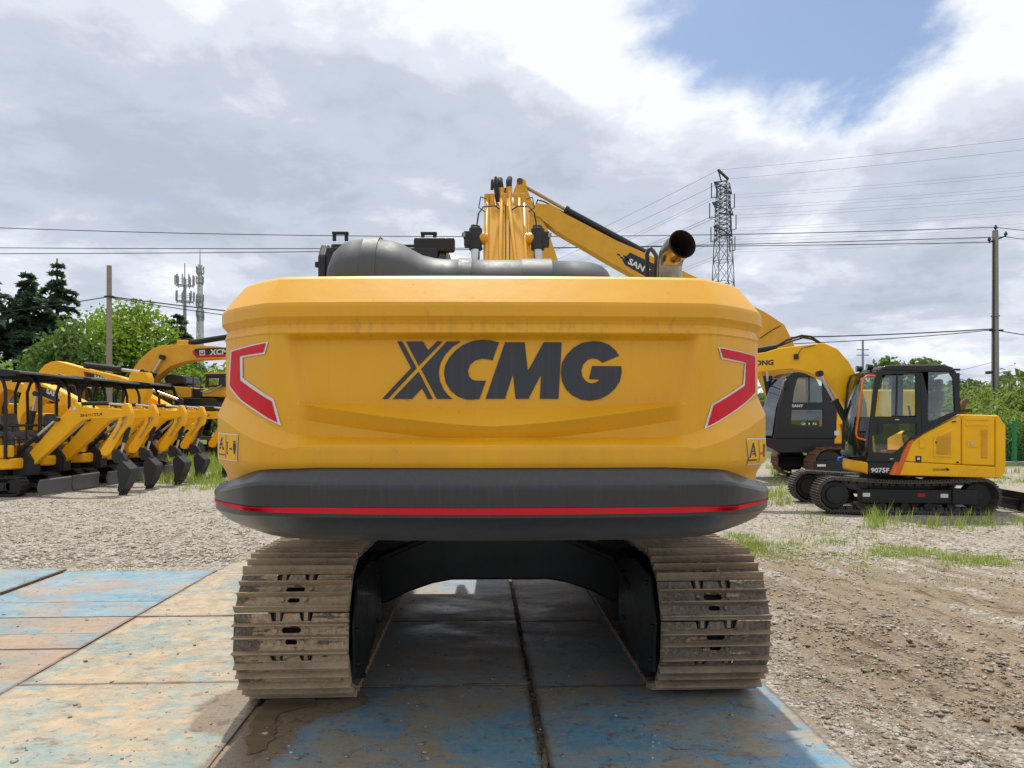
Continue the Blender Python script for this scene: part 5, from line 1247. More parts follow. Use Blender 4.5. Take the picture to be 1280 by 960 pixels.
# ------------------------------------------------------------------ row of mini excavators on the left
BLADE = paint('scuffed_blade_steel', (0.10,0.108,0.115), .5, dirt=(0.20,0.17,0.13), amt=.4, coat=0)
def mini():
    root = thing('mini_excavator', 'nearest yellow mini excavator in the row, cut by the left edge of the photo', 'mini excavator', (-11.2, 15.55, 0), 0, 'mini excavators parked in a row')
    M = frame((-11.2, 15.55, 0), 0); S = lambda pts, y=0.0: spl(M, pts, y)
    for y in (-.48, .48):
        lug_track(root, 1.35, .20, y, .28, .085, RUBBER, .02, 0, .035)
        f = MB(); f.box((0, y-.0, .21), (1.25, .20, .18)); f.box((0, y-.11 if y < 0 else y+.11, .20), (1.0, .02, .16)); f.build('track_frame', [DARK], root, bevel=.01)
        for x in (-.675, .675): w = MB(); w.cyl((x,y-.1,.22), (x,y+.1,.22), .153, 18); w.build('track_wheel', [BLACK], root, bevel=.01)
    m = MB(); m.box((0,0,.34), (.9,.75,.16)); m.cyl((0,0,.40), (0,0,.54), .30, 22); m.build('centre_frame', [BLACK], root, bevel=.01)
    # rounded body: deck, rear hood, battery box at the front right
    m = MB(); m.prism([(-.95,-.55),(.35,-.58),(.55,-.46),(.60,-.30),(.60,.30),(.55,.46),(.35,.55),(-.95,.55),(-1.12,.3),(-1.12,-.3)], .56, .80, 'z'); m.build('deck', [YEL4], root, bevel=.05, seg=3)
    m = MB(); m.prism([(-1.10,-.50),(-.2,-.54),(-.15,-.2),(-.15,.2),(-.2,.52),(-1.10,.5),(-1.18,.28),(-1.18,-.28)], .80, 1.24, 'z'); m.build('engine_hood', [YEL4], root, bevel=.07, seg=3)
    m = MB(); m.prism([(-.12,-.56),(.45,-.56),(.54,-.40),(.50,-.25),(-.12,-.25)], .80, 1.08, 'z'); bx = m.build('side_box', [YEL4], root, bevel=.05, seg=3)
    m = MB(); m.tube([(.30,-.562,.93+.05*math.sin(a)) if False else (.28+.055*math.cos(a), -.563, .94+.085*math.sin(a)) for a in np.linspace(0, 2*PI, 17)], .012, 6); m.build('red_ring', [RED], bx)
    m = MB(); m.box((.30,-.586,.69), (.13,.012,.05)); m.build('black_label', [INK], root)
    m = MB(); m.box((.05,0,.815), (.95,.98,.03)); m.build('floor_mat', [DARK], root)
    m = MB(); m.box((-.33,.05,1.30), (.46,.48,.14)); m.bar((-.52,.05,1.33), (-.62,.05,1.78), .10, .44, up=(0,1,0)); m.build('seat', [SEATG], root, bevel=.05)
    m = MB(); m.tube([(-.62,-.21,1.7),(-.55,-.28,1.55),(-.40,-.28,1.45),(-.3,-.28,1.35)], .035, 7); m.build('seat_belt', [SEATG], root, bevel=.0)
    for y in (-.28, .36): m = MB(); m.box((-.1,y,1.2),(.26,.14,.3)); m.build('armrest', [SEATG], root, bevel=.02)
    for y in (-.28, .36): m = MB(); m.tube([(0,y,1.3),(.02,y,1.5),(-.01,y,1.56)], .018, 7); m.build('control_lever', [DARK], root)
    for y in (-.08, .08): m = MB(); m.tube([(.36,y,.83),(.36,y,1.25)], .014, 6); m.build('travel_lever', [DARK], root)
    # canopy
    m = MB(); rf = [(-1.0,2.56),(-.95,2.66),(-.6,2.72),(.45,2.70),(.82,2.655),(.86,2.60),(.80,2.60),(.45,2.63),(-.6,2.65),(-.9,2.60)]
    m.prism(rf, -.60, .60); m.box((-.08,-.58,2.59), (1.65,.035,.10)); m.box((-.08,.58,2.59), (1.65,.035,.10)); cp = m.build('canopy', [BLACK], root, bevel=.02)
    for y in (-.54, .54):
        m = MB(); m.tube([(.50,y,.80),(.50,y,2.25),(.46,y,2.42),(.36,y,2.56),(.25,y,2.62)], .034, 8); m.build('canopy_post', [BLACK], cp, smooth=60)
        m = MB(); m.tube([(-.78,y,1.2),(-.80,y,2.3),(-.72,y,2.52),(-.6,y,2.62)], .034, 8); m.build('canopy_post', [BLACK], cp, smooth=60)
    m = MB(); m.tube([(.50,-.54,1.50),(.50,.54,1.50)], .028, 8); m.tube([(.50,-.54,1.20),(.50,.54,1.20)], .018, 8); m.tube([(.50,.1,1.5),(.50,.12,.82)], .02, 8); m.build('front_guard', [BLACK], root, smooth=60)
    # swing post, boom, stick, bucket
    m = MB(); m.prism([(.50,.42),(.78,.42),(.80,.75),(.62,1.02),(.46,1.08),(.44,.8)], -.14, .14); m.box((.55,0,.55),(.35,.3,.3)); m.build('swing_post', [DARK], root, bevel=.02)
    top = [(31,575),(55,549),(77,523),(88,512),(97,503),(101,504),(104,508.5),(120,510.5),(160,511.5),(162,517),(158,521.5),(141,523),(114,523.5),(105,526),(98,531),(80,549),(60,567),(40,585.5),(34,584)]
    m = MB(); m.prism(S(top), -.085, .085); b = m.build('boom', [YEL4], root, bevel=.010)
    m = MB(); 
    a_, c_ = S([(101,506),(58,551)]), None
    lt = [('SH', 100.5, 108.3, INK), ('AN', 108.8, 116.0, ORANGE), ('TUI', 116.6, 127.5, INK)]
    for t, x0, x1, mt in lt: 
        k0, k1 = (x0-100)/28, (x1-100)/28
        side_text('boom_lettering', t, M, [(x0, 521.3-2.0*k0), (x1, 521.3-2.0*k1), (x0+.2, 517.8-2.0*k0)], -.086, mt, b, .02)
    m = MB(); m.prism(S([(94,509.5),(98,509),(98,512.5),(94,513)]), -.089, -.08); m.build('boom_label', [WHITE], b)
    cylinder_pair(root, 'boom_cylinder', (.52,-.0,.95), (*S([(76,524)])[0][:1], 0, S([(76,524)])[0][1]), .052, .45).location = (0,-.14,0)
    # reversed look: fat barrel at the boom end
    A = lambda x, y, yy=0.0: spz(M, (x, y), yy)
    m = MB(); m.cyl(A(103,504.5), A(136,504.5), .044, 14); ac = m.build('arm_cylinder', [BLACK], root, smooth=40)
    m = MB(); m.cyl(A(136,504.5), A(159,506.5), .024, 10); m.build('cylinder_rod', [STEEL], ac, smooth=40)
    stick = [(155,507),(158,504),(162,505),(165.5,514),(166,520),(164,530),(160,536),(153,545),(141,566),(135,570),(129,568),(128,562),(137,549),(149,530),(152,520)]
    hole = [A2 for A2 in [(155.5,518),(157.5,516.5),(159,518),(158.5,525),(156.5,530),(154.5,527)]]
    m = MB(); m.holed(S(stick), [S(hole)], -.08, .08); st = m.build('stick', [YEL4], root, bevel=.008)
    m = MB(); m.tube([A(158,520,-.1), A(154,527,-.12), A(150,533,-.11), A(153,530,-.12), A(146,541,-.11), A(141,549,-.1)], .012, 6); m.build('stick_hose', [GALV], st, smooth=60)
    m = MB(); m.cyl(A(161,534,.0), A(155,553), .05, 12); bc = m.build('bucket_cylinder', [BLACK], root, smooth=40); m = MB(); m.cyl(A(155,553), A(151,567), .026, 10); m.build('cylinder_rod', [STEEL], bc)
    m = MB(); m.prism(S([(142,563),(148,562),(156,568),(159,575),(156,579),(150,577),(145,579),(141,572)]), -.065, .065); m.build('bucket_link', [DARK], root, bevel=.012)
    side = [(151,582),(157,575),(168,585.5),(168.8,590),(165,600),(160,610),(155,615),(152,612),(154,604),(152,594)]
    shell = [(157,575),(168,585.5),(168.8,590),(165,600),(160,610),(155,615),(153.4,613.6),(158,608.5),(163,599),(166.6,590),(166,587),(156.4,577.5)]
    m = MB(); m.prism(S(shell), -.16, .16); bk = m.build('bucket', [DARK], root, bevel=.006)
    
    for y in (-.168, .168): m = MB(); m.prism(S(side), y-.01, y+.01); m.build('bucket_side', [DARK], bk, bevel=.004)
    for k in range(4):
        y = -.135 + .09*k; m = MB(); m.prism(S([(156,611.5),(158.5,612.5),(154,619.5),(152.8,617)]), y-.022, y+.022); m.build('bucket_tooth', [DARK], bk)
    # dozer blade
    for y in (-.3, .3): m = MB(); m.bar((.55,y,.26), (1.18,y,.20), .08, .08); m.build('blade_arm', [BLACK], root)
    m = MB(); m.prism([(1.20,.015),(1.24,.015),(1.215,.16),(1.24,.33),(1.215,.36),(1.16,.19)], -.545, .545); m.build('dozer_blade', [BLADE], root, bevel=.006)
    return root
m0 = mini()
mini_lab = ['second mini excavator from the left, its blade just beyond the nearest one', 'middle mini excavator of the row of five', 'fourth mini excavator in the row, bucket over the tall grass', 'farthest mini excavator of the row, nearest the big excavator']
for k in range(1, 5):
    c = copy_tree(m0); c.location = (-11.2 + .03*k + (-.12, .02, -.10, .14)[k-1], 15.55+1.23*k, 0); c.rotation_euler = (0, 0, R((1.2, -1.5, .8, -1)[k-1])); c['label'] = mini_lab[k-1]

# ------------------------------------------------------------------ big excavators behind the row
def big(loc, label, boom, YB, arm=None, stick=None, lettering=None, cyl=None, m=YEL3, cabcol=CHARC, w=.27, extra=None, body=True):
    M = frame(loc, 0); root = thing('crawler_excavator', label, 'excavator', loc, 0, 'large excavators behind the mini excavators')
    for y in (-1.2, 1.2):
        lug_track(root, 3.2, .44, y, .6, .20, SHOE_DK, .03)
        f = MB(); f.box((0,y,.45), (3.3,.46,.36)); f.cyl((-1.6,y-.22,.47), (-1.6,y+.22,.47), .35, 18); f.cyl((1.6,y-.22,.47), (1.6,y+.22,.47), .35, 18); f.build('track_frame', [BLACK], root, bevel=.02)
    f = MB(); f.box((0,0,.7), (2,2,.4)); f.cyl((0,0,.85), (0,0,1.1), .6, 20); f.build('centre_frame', [BLACK], root)
    f = MB(); f.box((-.9,-.05,1.18), (3.6,2.6,.16)); f.build('platform', [BLACK], root, bevel=.02)
    f = MB(); f.box((-1.3,.0,1.72), (1.9,2.6,.92)); f.box((.55,-.95,1.55), (1.5,.7,.58)); f.build('upper_body', [m], root, bevel=.05)
    f = MB(); f.prism([(-2.25,-1.3),(-2.7,-1.1),(-2.85,-.5),(-2.85,.5),(-2.7,1.1),(-2.25,1.3)], 1.15, 2.1, 'z'); f.build('counterweight', [m], root, bevel=.06)
    f = MB(); f.cyl((-1.2,-.6,2.1), (-1.2,-.6,2.65), .07, 12); f.build('exhaust_pipe', [RUST], root)
    prof = [(-.35,1.2),(1.35,1.2),(1.45,1.9),(1.15,2.85),(1.0,2.98),(-.25,2.98),(-.35,2.88)]; win = [[(-.2,1.85),(.35,1.85),(.35,2.75),(-.2,2.75)],[(.5,1.5),(1.25,1.5),(1.3,1.9),(1.05,2.75),(.5,2.75)]]
    f = MB(); f.holed(prof, win, .32, .38); cb = f.build('cab', [cabcol], root, bevel=.02)
    f = MB(); f.holed(prof, win, 1.24, 1.30); f.build('side_frame', [cabcol], cb, bevel=.02); f = MB(); f.box((.4,.81,2.96), (1.3,.9,.07)); f.build('cab_roof', [cabcol], cb, bevel=.02)
    f = MB(); f.box((.45,.35,2.2), (1.4,.008,1.1)); f.build('cab_window', [GLASS], cb); f = MB(); f.box((.45,1.27,2.2), (1.4,.008,1.1)); f.build('cab_window', [GLASS], cb)
    f = MB(); f.box((.1,.8,1.7), (.5,.5,.2)); f.box((-.12,.8,2.1), (.12,.46,.7)); f.build('seat', [SEATG], cb, bevel=.04)
    f = MB(); f.prism(spl(M, boom, YB), YB-w, YB+w); b = f.build('boom', [m], root, bevel=.015)
    if stick: f = MB(); f.prism(spl(M, stick, YB), YB-w*.8, YB+w*.8); f.build('stick', [m], root, bevel=.015)
    if cyl:
        for (nm, a, c, r, fr) in cyl: cylinder_pair(root, nm, spz(M, a, YB-(w+.1 if nm == 'boom_cylinder' else 0)), spz(M, c, YB-(w+.1 if nm == 'boom_cylinder' else 0)), r, fr)
    if lettering:
        band, red, txt, quad, mark = lettering
        f = MB(); f.prism(spl(M, band, YB), YB-w-.008, YB-w+.02); lb = f.build('lettered_band', [INK], b)
        f = MB(); f.prism(spl(M, red, YB), YB-w-.012, YB-w); f.build('red_patch', [RED], lb)
        side_text('boom_lettering', txt, M, quad, YB-w-.012, WHITE, lb, .035)
        if mark:
            f = MB(); f.holed(spl(M, mark[0], YB), [spl(M, mark[1], YB)], YB-w-.014, YB-w); f.prism(spl(M, mark[2], YB), YB-w-.014, YB-w); f.build('emblem', [WHITE], lb)
    return root, M, b
# far left, only the boom shows above the canopies
big((-19.6, 21.6, 0), 'excavator at the left edge whose boom crosses behind the nearest canopy', [(-40,520),(-20,480),(0,466),(12,470),(40,482),(60,490),(58,496),(36,492),(14,486),(4,500),(-2,530)], -.3, m=YEL3,
    cyl=[('arm_cylinder', (10,464), (50,478), .09, .6)])
r, M, b = big((-16.6, 21.0, 0), 'excavator with a lettered boom sloping down behind the second canopy', [(22,535),(30,508),(38,478),(46,474.5),(52,475.5),(100,500),(135,520),(132,527),(104,512),(80,504.5),(57,497),(48,507),(36,518),(30,538)], -.2, m=YEL4,
    lettering=([(52,481),(60,484),(70,487),(80,494),(82,502),(78,503),(62,496),(53,491.5)], [(51.6,480.5),(54.6,482),(55.4,491.8),(52.6,491)], 'SANY', [(58,491.5),(76.5,499.5),(58.5,485.5)], None),
    cyl=[('arm_cylinder', (74,470), (120,486), .085, .45), ('boom_cylinder', (36,540), (46,492), .08, .5)])
r, M, b = big((-16.4, 24.4, 0), 'excavator whose long lettered boom lies above the middle canopies', [(38,520),(48,480),(56,463.5),(63,456.5),(70,453),(78,452),(114,462),(153,471),(172,477.5),(176,481),(172,486),(150,482),(110,474),(80,468.5),(66,474),(58,492),(52,522)], .1, m=YEL4,
    stick=[(166,468),(171,465),(186,466),(189,474),(187,492),(178,508),(160,560),(150,556),(156,515),(162,490)],
    lettering=([(111,465),(120,467),(130,469.5),(137,473),(138,476),(130,476.5),(113,472.5)], [(110.4,464.5),(113.2,465.3),(114.6,472.6),(112,471.8)], 'SANY', [(117.5,472.3),(134.5,476.5),(118,468.3)], None),
    cyl=[('arm_cylinder', (106,456.5), (180,465.5), .105, .58)])
r, M, b = big((-13.9, 25.6, 0), 'excavator half hidden behind the fourth canopy, white letters low on its boom', [(164,545),(168,510),(176,488),(182,490),(196,498),(214,508),(236,522),(250,534),(244,540),(222,526),(196,510),(188,508),(180,520),(176,548)], -.1, m=YEL4,
    lettering=([(174,506),(178,492),(184,492),(190,500),(190,505),(186,505.5)], [(173.4,504),(174.5,500),(176,501.5),(175.4,506)], 'SANY', [(173,500.8),(187,505),(174,495.5)], None),
    cyl=[('arm_cylinder', (176,482), (226,500.5), .085, .25)])
r, M, b = big((-13.6, 27.6, 0), 'excavator with a tall arched boom and black and red lettered band, beside the counterweight', [(150,520),(160,490),(170,464),(180,450),(191,440),(199,435.5),(207,432.8),(232,431.2),(277,434),(320,442),(352,452),(350,462),(320,458),(277,449),(250,450.5),(236,452.3),(217,459),(201,470.5),(190,484),(182,505),(172,528)], .1, m=YEL3, w=.3,
    stick=[(340,446),(352,445),(362,456),(358,478),(330,556),(318,552),(330,500),(338,466)],
    lettering=([(245,442),(248.5,436.8),(300,434.8),(300,446.5),(250,448)], [(244.8,440.5),(247,438.8),(251,445),(300,443.2),(300,446.4),(250,448)], 'XCMG', [(261.8,443.8),(292,442.5),(262.5,436.8)],
               ([(253.6,438.8),(260.4,438.4),(260.6,444.8),(253.9,445.2)], [(254.6,439.8),(259.5,439.5),(259.7,443.9),(254.8,444.2)], [(255.2,440.4),(258.9,440.2),(257.1,443.4)])),
    cyl=[('arm_cylinder', (233,429.3), (330,414), .11, .6), ('boom_cylinder', (186,477), (203,446.5), .10, .3)])
m = MB(); m.tube([spz(M,p_,.1) for p_ in ((206,434),(214,428),(224,425.5),(236,424),(246,427),(252,425.5))], .04, 7); m.build('boom_hose', [RUBBER], b, smooth=60)
m = MB(); m.box((*spz(M,(230,430),.1)[:1], .1, spz(M,(230,430),.1)[2]), (.45,.3,.28)); m.build('boom_lug', [YEL3], b, bevel=.04)
# engine side of that machine's neighbour: tracked machine with rails and a cab, seen between the buckets and the counterweight
def tracked_side():
    loc = (-11.75, 28.6, 0); M = frame(loc, 0); S = lambda pts, y=-1.2: spl(M, pts, y)
    root = thing('crawler_machine', 'weathered tracked machine with thin hand rails, between the mini buckets and the counterweight', 'tracked machine', loc, 0)
    for y in (-1.2, 1.3):
        lug_track(root, 3.4, .44, y, .55, .2, RUST, .03)
        f = MB(); f.box((0,y,.45), (3.4,.4,.3)); 
        for x in np.linspace(-1.7,1.7,6): f.cyl((x,y-.3,.34), (x,y+.3,.34), .24, 14)
        f.build('track_frame', [DARK], root, bevel=.02)
    f = MB(); f.prism(S([(228,497.5),(268,497.5),(272,503),(270,514),(234,515),(229,510)]), -1.2, 1.2); f.build('belly_frame', [CHARC], root, bevel=.04)
    f = MB(); f.prism(S([(205,482),(238,484),(238,497),(205,498)]), -1.15, 1.1); f.build('engine_cover', [YEL3], root, bevel=.04); f = MB(); f.prism(S([(251,488),(286,480),(300,480),(300,496),(251,496)]), -1.1, 1.1); f.build('upper_body', [YEL3], root, bevel=.04)
    f = MB(); f.prism(S([(238,486),(251,486),(251,497),(238,497)], -1.0), -1.0, 1.0); f.build('engine_bay', [DARK], root, bevel=.02)
    f = MB(); f.prism(S([(205,470),(212,467.5),(229,469),(232,480),(206,482)], -.8), -.8, .6); f.build('air_cleaner', [CHARC], root, bevel=.08)
    for x0, x1 in ((232,241.5),(241.5,251)):
        f = MB(); f.tube([spz(M,p_,-1.1) for p_ in ((x0,498),(x0,471),(x1,471),(x1,498))], .022, 6); f.build('hand_rail', [DARK], root)
    w = S([(261,473),(273,472.5),(273,481),(260.5,482)])
    f = MB(); f.holed(S([(257,469),(300,468),(300,482),(256,484)]), [w], -1.2, -1.12); f.prism(S([(256,467.5),(300,466),(300,470),(256.5,470.5)]), -1.25, .6); cb = f.build('cab', [CHARC], root, bevel=.02)
    f = MB(); f.prism(S([(256,465.8),(300,464.5),(300,467.5),(256,467.8)]), -1.25, .6); f.build('cab_roof', [YEL3], cb, bevel=.02)
    f = MB(); f.prism(w, -1.17, -1.165); f.build('cab_window', [GLASS], cb)
    f = MB(); f.tube([spz(M,p_,-1.25) for p_ in ((251,489),(257,491.5),(264,490),(271,485),(277,482))], .03, 6); f.build('slack_hose', [GALV], root, smooth=60)
tracked_side()
# ------------------------------------------------------------------ vegetation
def leaf_mat(name, c1, c2, trans=.35):
    s = NT(name); g = s.n('ShaderNodeNewGeometry'); r = g.outputs['Random Per Island']; p = g.outputs['Position']
    n = s.noise(p, .9, 3, .6)
    col = s.mix(s.math('ADD', s.math('MULTIPLY', r, .6), s.math('MULTIPLY', n, .4)), c1, c2)
    s.set(color=col, rough=.55, spec=.3)
    t = s.n('ShaderNodeBsdfTranslucent'); s.put(t.inputs[0], s.mix(.5, col, (0.35,0.45,0.05), 'MIX') if False else col)
    mx = s.n('ShaderNodeMixShader'); mx.inputs[0].default_value = trans
    s.l(s.b.outputs[0], mx.inputs[1]); s.l(t.outputs[0], mx.inputs[2]); s.l(mx.outputs[0], s.out.inputs[0]); return s.m
L_DARK = leaf_mat('cedar_needles', (0.050,0.095,0.065), (0.13,0.20,0.115), .45)
L_MID = leaf_mat('broad_leaves', (0.050,0.11,0.020), (0.17,0.26,0.055), .4)
L_LIGHT = leaf_mat('light_leaves', (0.115,0.21,0.010), (0.26,0.38,0.030), .45)
L_BUSH = leaf_mat('bush_leaves', (0.12,0.20,0.025), (0.32,0.42,0.09), .45)
L_OLIVE = leaf_mat('dull_leaves', (0.05,0.09,0.03), (0.13,0.18,0.07))
GRASS = leaf_mat('grass_blades', (0.17,0.26,0.022), (0.38,0.46,0.10), .45)
GRASSD = leaf_mat('dry_grass_blades', (0.17,0.20,0.05), (0.36,0.34,0.14), .4)

def leaves(P_, N_, size, rng, aspect=1.6, jitter=.9):
    """leaf quads centred on P_, facing roughly N_"""
    n = len(P_); N_ = N_ + rng.normal(0, jitter, (n, 3)); N_ /= np.linalg.norm(N_, axis=1, keepdims=True) + 1e-9
    a = np.cross(N_, rng.normal(0, 1, (n, 3))); a /= np.linalg.norm(a, axis=1, keepdims=True) + 1e-9; b = np.cross(N_, a)
    s = size*rng.uniform(.6, 1.35, n)[:, None]
    l, w = a*s*aspect*.5, b*s*.5
    V = np.stack([P_-l, P_+w*.9-l*.1, P_+l, P_-w*.9-l*.1], 1)
    return V.reshape(-1, 3), np.arange(4*n).reshape(-1, 4)
def clump_cloud(clumps, per, rng, size, up=.35):
    Ps, Ns = [], []
    for (c, r) in clumps:
        k = max(6, int(per*(r[0]*r[1]+r[0]*r[2]+r[1]*r[2])/3)); d = rng.normal(0, 1, (k, 3)); d /= np.linalg.norm(d, axis=1, keepdims=True)
        rad = rng.uniform(.55, 1.08, (k, 1))
        Ps.append(np.array(c) + d*rad*np.array(r)); Ns.append(d + np.array([0, 0, up]))
    return leaves(np.concatenate(Ps), np.concatenate(Ns), size, rng)
def limb(mb, a, b, r0, r1, rnd, k=4, bend=.12):
    a, b = Vector(a), Vector(b); l = (b-a).length; pts = []
    for i in range(k+1):
        t = i/k; q = a.lerp(b, t)
        if 0 < i < k: q += Vector((rnd.gauss(0, bend*l*.3), rnd.gauss(0, bend*l*.3), rnd.gauss(0, bend*l*.15)))
        pts.append(q)
    mb.tube(pts, [r0+(r1-r0)*i/k for i in range(k+1)], 7)
def broad_tree(name, label, x, y, h, w, mat, seed, trunk_h=.25, size=.28, nclump=46, per=46, cat='tree', group=None, flat=1.0):
    rnd = random.Random(seed); rng = np.random.RandomState(seed)
    root = thing(name, label, cat, (x, y, float(ground_z(x, y))-.05), rnd.uniform(0, 6), group)
    cl = []; cz = h*(trunk_h + (1-trunk_h)*.5); hz = h*(1-trunk_h)*.5
    for i in range(nclump):
        while True:
            d = rng.uniform(-1, 1, 3); l = np.linalg.norm(d)
            if .30 < l < 1: break
        d = d*(.80+.15*rng.rand())
        k = 1.0 - .25*max(0, d[2])
        r = w*rng.uniform(.13, .21)
        cl.append(((d[0]*w*.5*k, d[1]*w*.5*k*flat, cz + d[2]*hz*.93), (r, r, r*.72)))
    mb = MB(); limb(mb, (0,0,0), (0,0,h*min(trunk_h+.2, .88)), .035*h*.7, .012*h, rnd)
    for c, r in (cl[::3] if trunk_h < .6 else []): limb(mb, (0,0,h*trunk_h*rnd.uniform(.7,1.5)), c, .010*h, .004*h, rnd, 3)
    mb.build('trunk', [BARK], root, smooth=60)
    V, Q = clump_cloud(cl, per*(.28/size)**1.2, rng, size); np_mesh('crown', V, Q, mat, root)
    return root
def cedar(label, x, y, h, w, seed, dens=1.0, group='cedars at the left edge', cat='tree', mat=None, top_thin=1.0):
    rnd = random.Random(seed); rng = np.random.RandomState(seed)
    root = thing('cedar_tree', label, cat, (x, y, float(ground_z(x, y))-.05), 0, group)
    mb = MB(); mb.tube([(0,0,0),(0.05,0,h*.5),(0,0.03,h*.98)], [.022*h,.012*h,.003*h], 8)
    Ps, Ns = [], []; z = h*.10
    while z < h*.985:
        t = z/h; R0 = w*.70*(1-t)**(.80*top_thin)*rnd.uniform(.70, 1.12) + .12
        for k in range(rnd.randint(4, 6)):
            a = rnd.uniform(0, 2*PI); L_ = R0*rnd.uniform(.45, 1.30); up = rnd.uniform(.05, .30)*L_; dr = rnd.uniform(.25, .55)*L_
            n = max(14, int(62*L_*dens)); u = rng.uniform(.12, 1.0, n)
            px = np.cos(a)*L_*u; py = np.sin(a)*L_*u; pz = z + up*np.sin(u*PI*.7) - dr*u**2.2
            wd = .10 + .27*L_*np.sin(np.clip(u*1.05, 0, 1)*PI)*.55
            off = rng.normal(0, 1, n)*wd
            P_ = np.stack([px - np.sin(a)*off, py + np.cos(a)*off, pz - np.abs(rng.normal(0, .10, n)) - .15*np.abs(off)], 1)
            Ps.append(P_); Ns.append(np.tile([[0,0,1.0]], (n, 1)))
            mb.tube([(0,0,z), (np.cos(a)*L_*.5, np.sin(a)*L_*.5, z+up*.9-dr*.2), (np.cos(a)*L_*.95, np.sin(a)*L_*.95, z+up*.55-dr*.85)], [.006*h*(1-t*.7), .004*h*(1-t*.7), .0015*h], 5)
        z += h*.040*rnd.uniform(.7, 1.4)
    mb.build('trunk', [BARK], root, smooth=60)
    V, Q = leaves(np.concatenate(Ps), np.concatenate(Ns), .25, rng, 2.0, .5); np_mesh('crown', V, Q, mat or L_DARK, root)
    return root
def gx(px, d): return (px-CX)*d/F
def hz(py, d): return H-(py-HY)*d/F
# left side
cedar('dark cedar leaning into the photo at the left edge', gx(-22, 50), 50, hz(328, 50), 9.0, 3, 1.1)
cedar('broad dark cedar left of the pointed one', gx(36, 52), 52, hz(336, 52), 8.4, 8, 1.1)
cedar('tall pointed dark cedar with a narrow spire top', gx(71, 54), 54, hz(317, 54), 8.6, 5, 1.15, top_thin=1.35)
cedar('small blue-green conifer below the two mobile phone masts', gx(221, 66), 66, hz(388, 66), 6.0, 12, 1.2, group=None, top_thin=.8)
broad_tree('broadleaf_tree', 'big dome-shaped light green tree behind the left concrete pole', gx(152, 49), 49, hz(366, 49), 8.6, L_LIGHT, 21, .10, .20, 110, 62)
broad_tree('broadleaf_tree', 'mid green leafy tree in front of the pointed cedar', gx(82, 42), 42, hz(384, 42), 4.6, L_MID, 22, .10, .22, 80, 56)
broad_tree('young_tree', 'light green sapling at the left edge in front of the cedars', gx(2, 37), 37, hz(428, 37), 2.6, L_LIGHT, 23, .15, .20, 18, 40)
for i, (px, py, d, w, m) in enumerate([(205,436,44,4.0,L_LIGHT),(238,441,43,3.6,L_LIGHT),(262,438,47,4.0,L_MID),(290,444,43,3.6,L_LIGHT),(40,446,44,4.2,L_OLIVE),(130,438,43,4.0,L_MID),(325,432,48,4.6,L_MID),(372,440,46,4.2,L_LIGHT)]):
    broad_tree('bush', ['light green bush right of the dome-shaped tree', 'yellow green bush below the arched boom', 'mid green bush left of the counterweight, under the lettered boom', 'light green bush mostly hidden by the counterweight', 'dull green bush behind the canopies at the left', 'mid green bush at the foot of the left concrete pole', 'mid green bush hidden behind the counterweight', 'light green bush hidden far behind the counterweight'][i], gx(px, d), d, hz(py, d), w, m, 40+i, .03, .22, 34, 50, 'bush', 'bushes behind the left machines')
# right side: rank light green growth behind the fence, taller trees beyond
RB = [(1040,462,38,4.6,L_MID),(1085,470,36,4.2,L_OLIVE),(1120,452,44,5.0,L_MID),(1160,470,35,4.0,L_OLIVE),(1188,473,33,3.4,L_OLIVE),(1215,478,30,3.4,L_BUSH),(1246,466,31,3.6,L_BUSH),(1275,458,30,3.4,L_BUSH),(1310,462,30,3.6,L_BUSH),(1350,455,31,4.0,L_BUSH),(1225,500,27.5,2.6,L_BUSH),(1258,500,27.5,2.4,L_BUSH),(1290,497,27,2.6,L_BUSH)]
RBL = ['mid green bush behind the raised boom of the small excavator', 'dull green bush seen through the cab glass', 'mid green bush seen behind the cab roof', 'dull green bush behind the rear cab pillar', 'dull green bush just right of the cab', 'feathery light green bush above the small counterweight', 'feathery bush directly behind the right concrete pole', 'tall feathery light green bush at the right edge', 'feathery bush just outside the right edge', 'outermost feathery bush on the right', 'low feathery bush left of the pole above the yellow tail', 'low feathery bush between the pole and the green fence', 'low feathery bush by the green fence at the right edge']
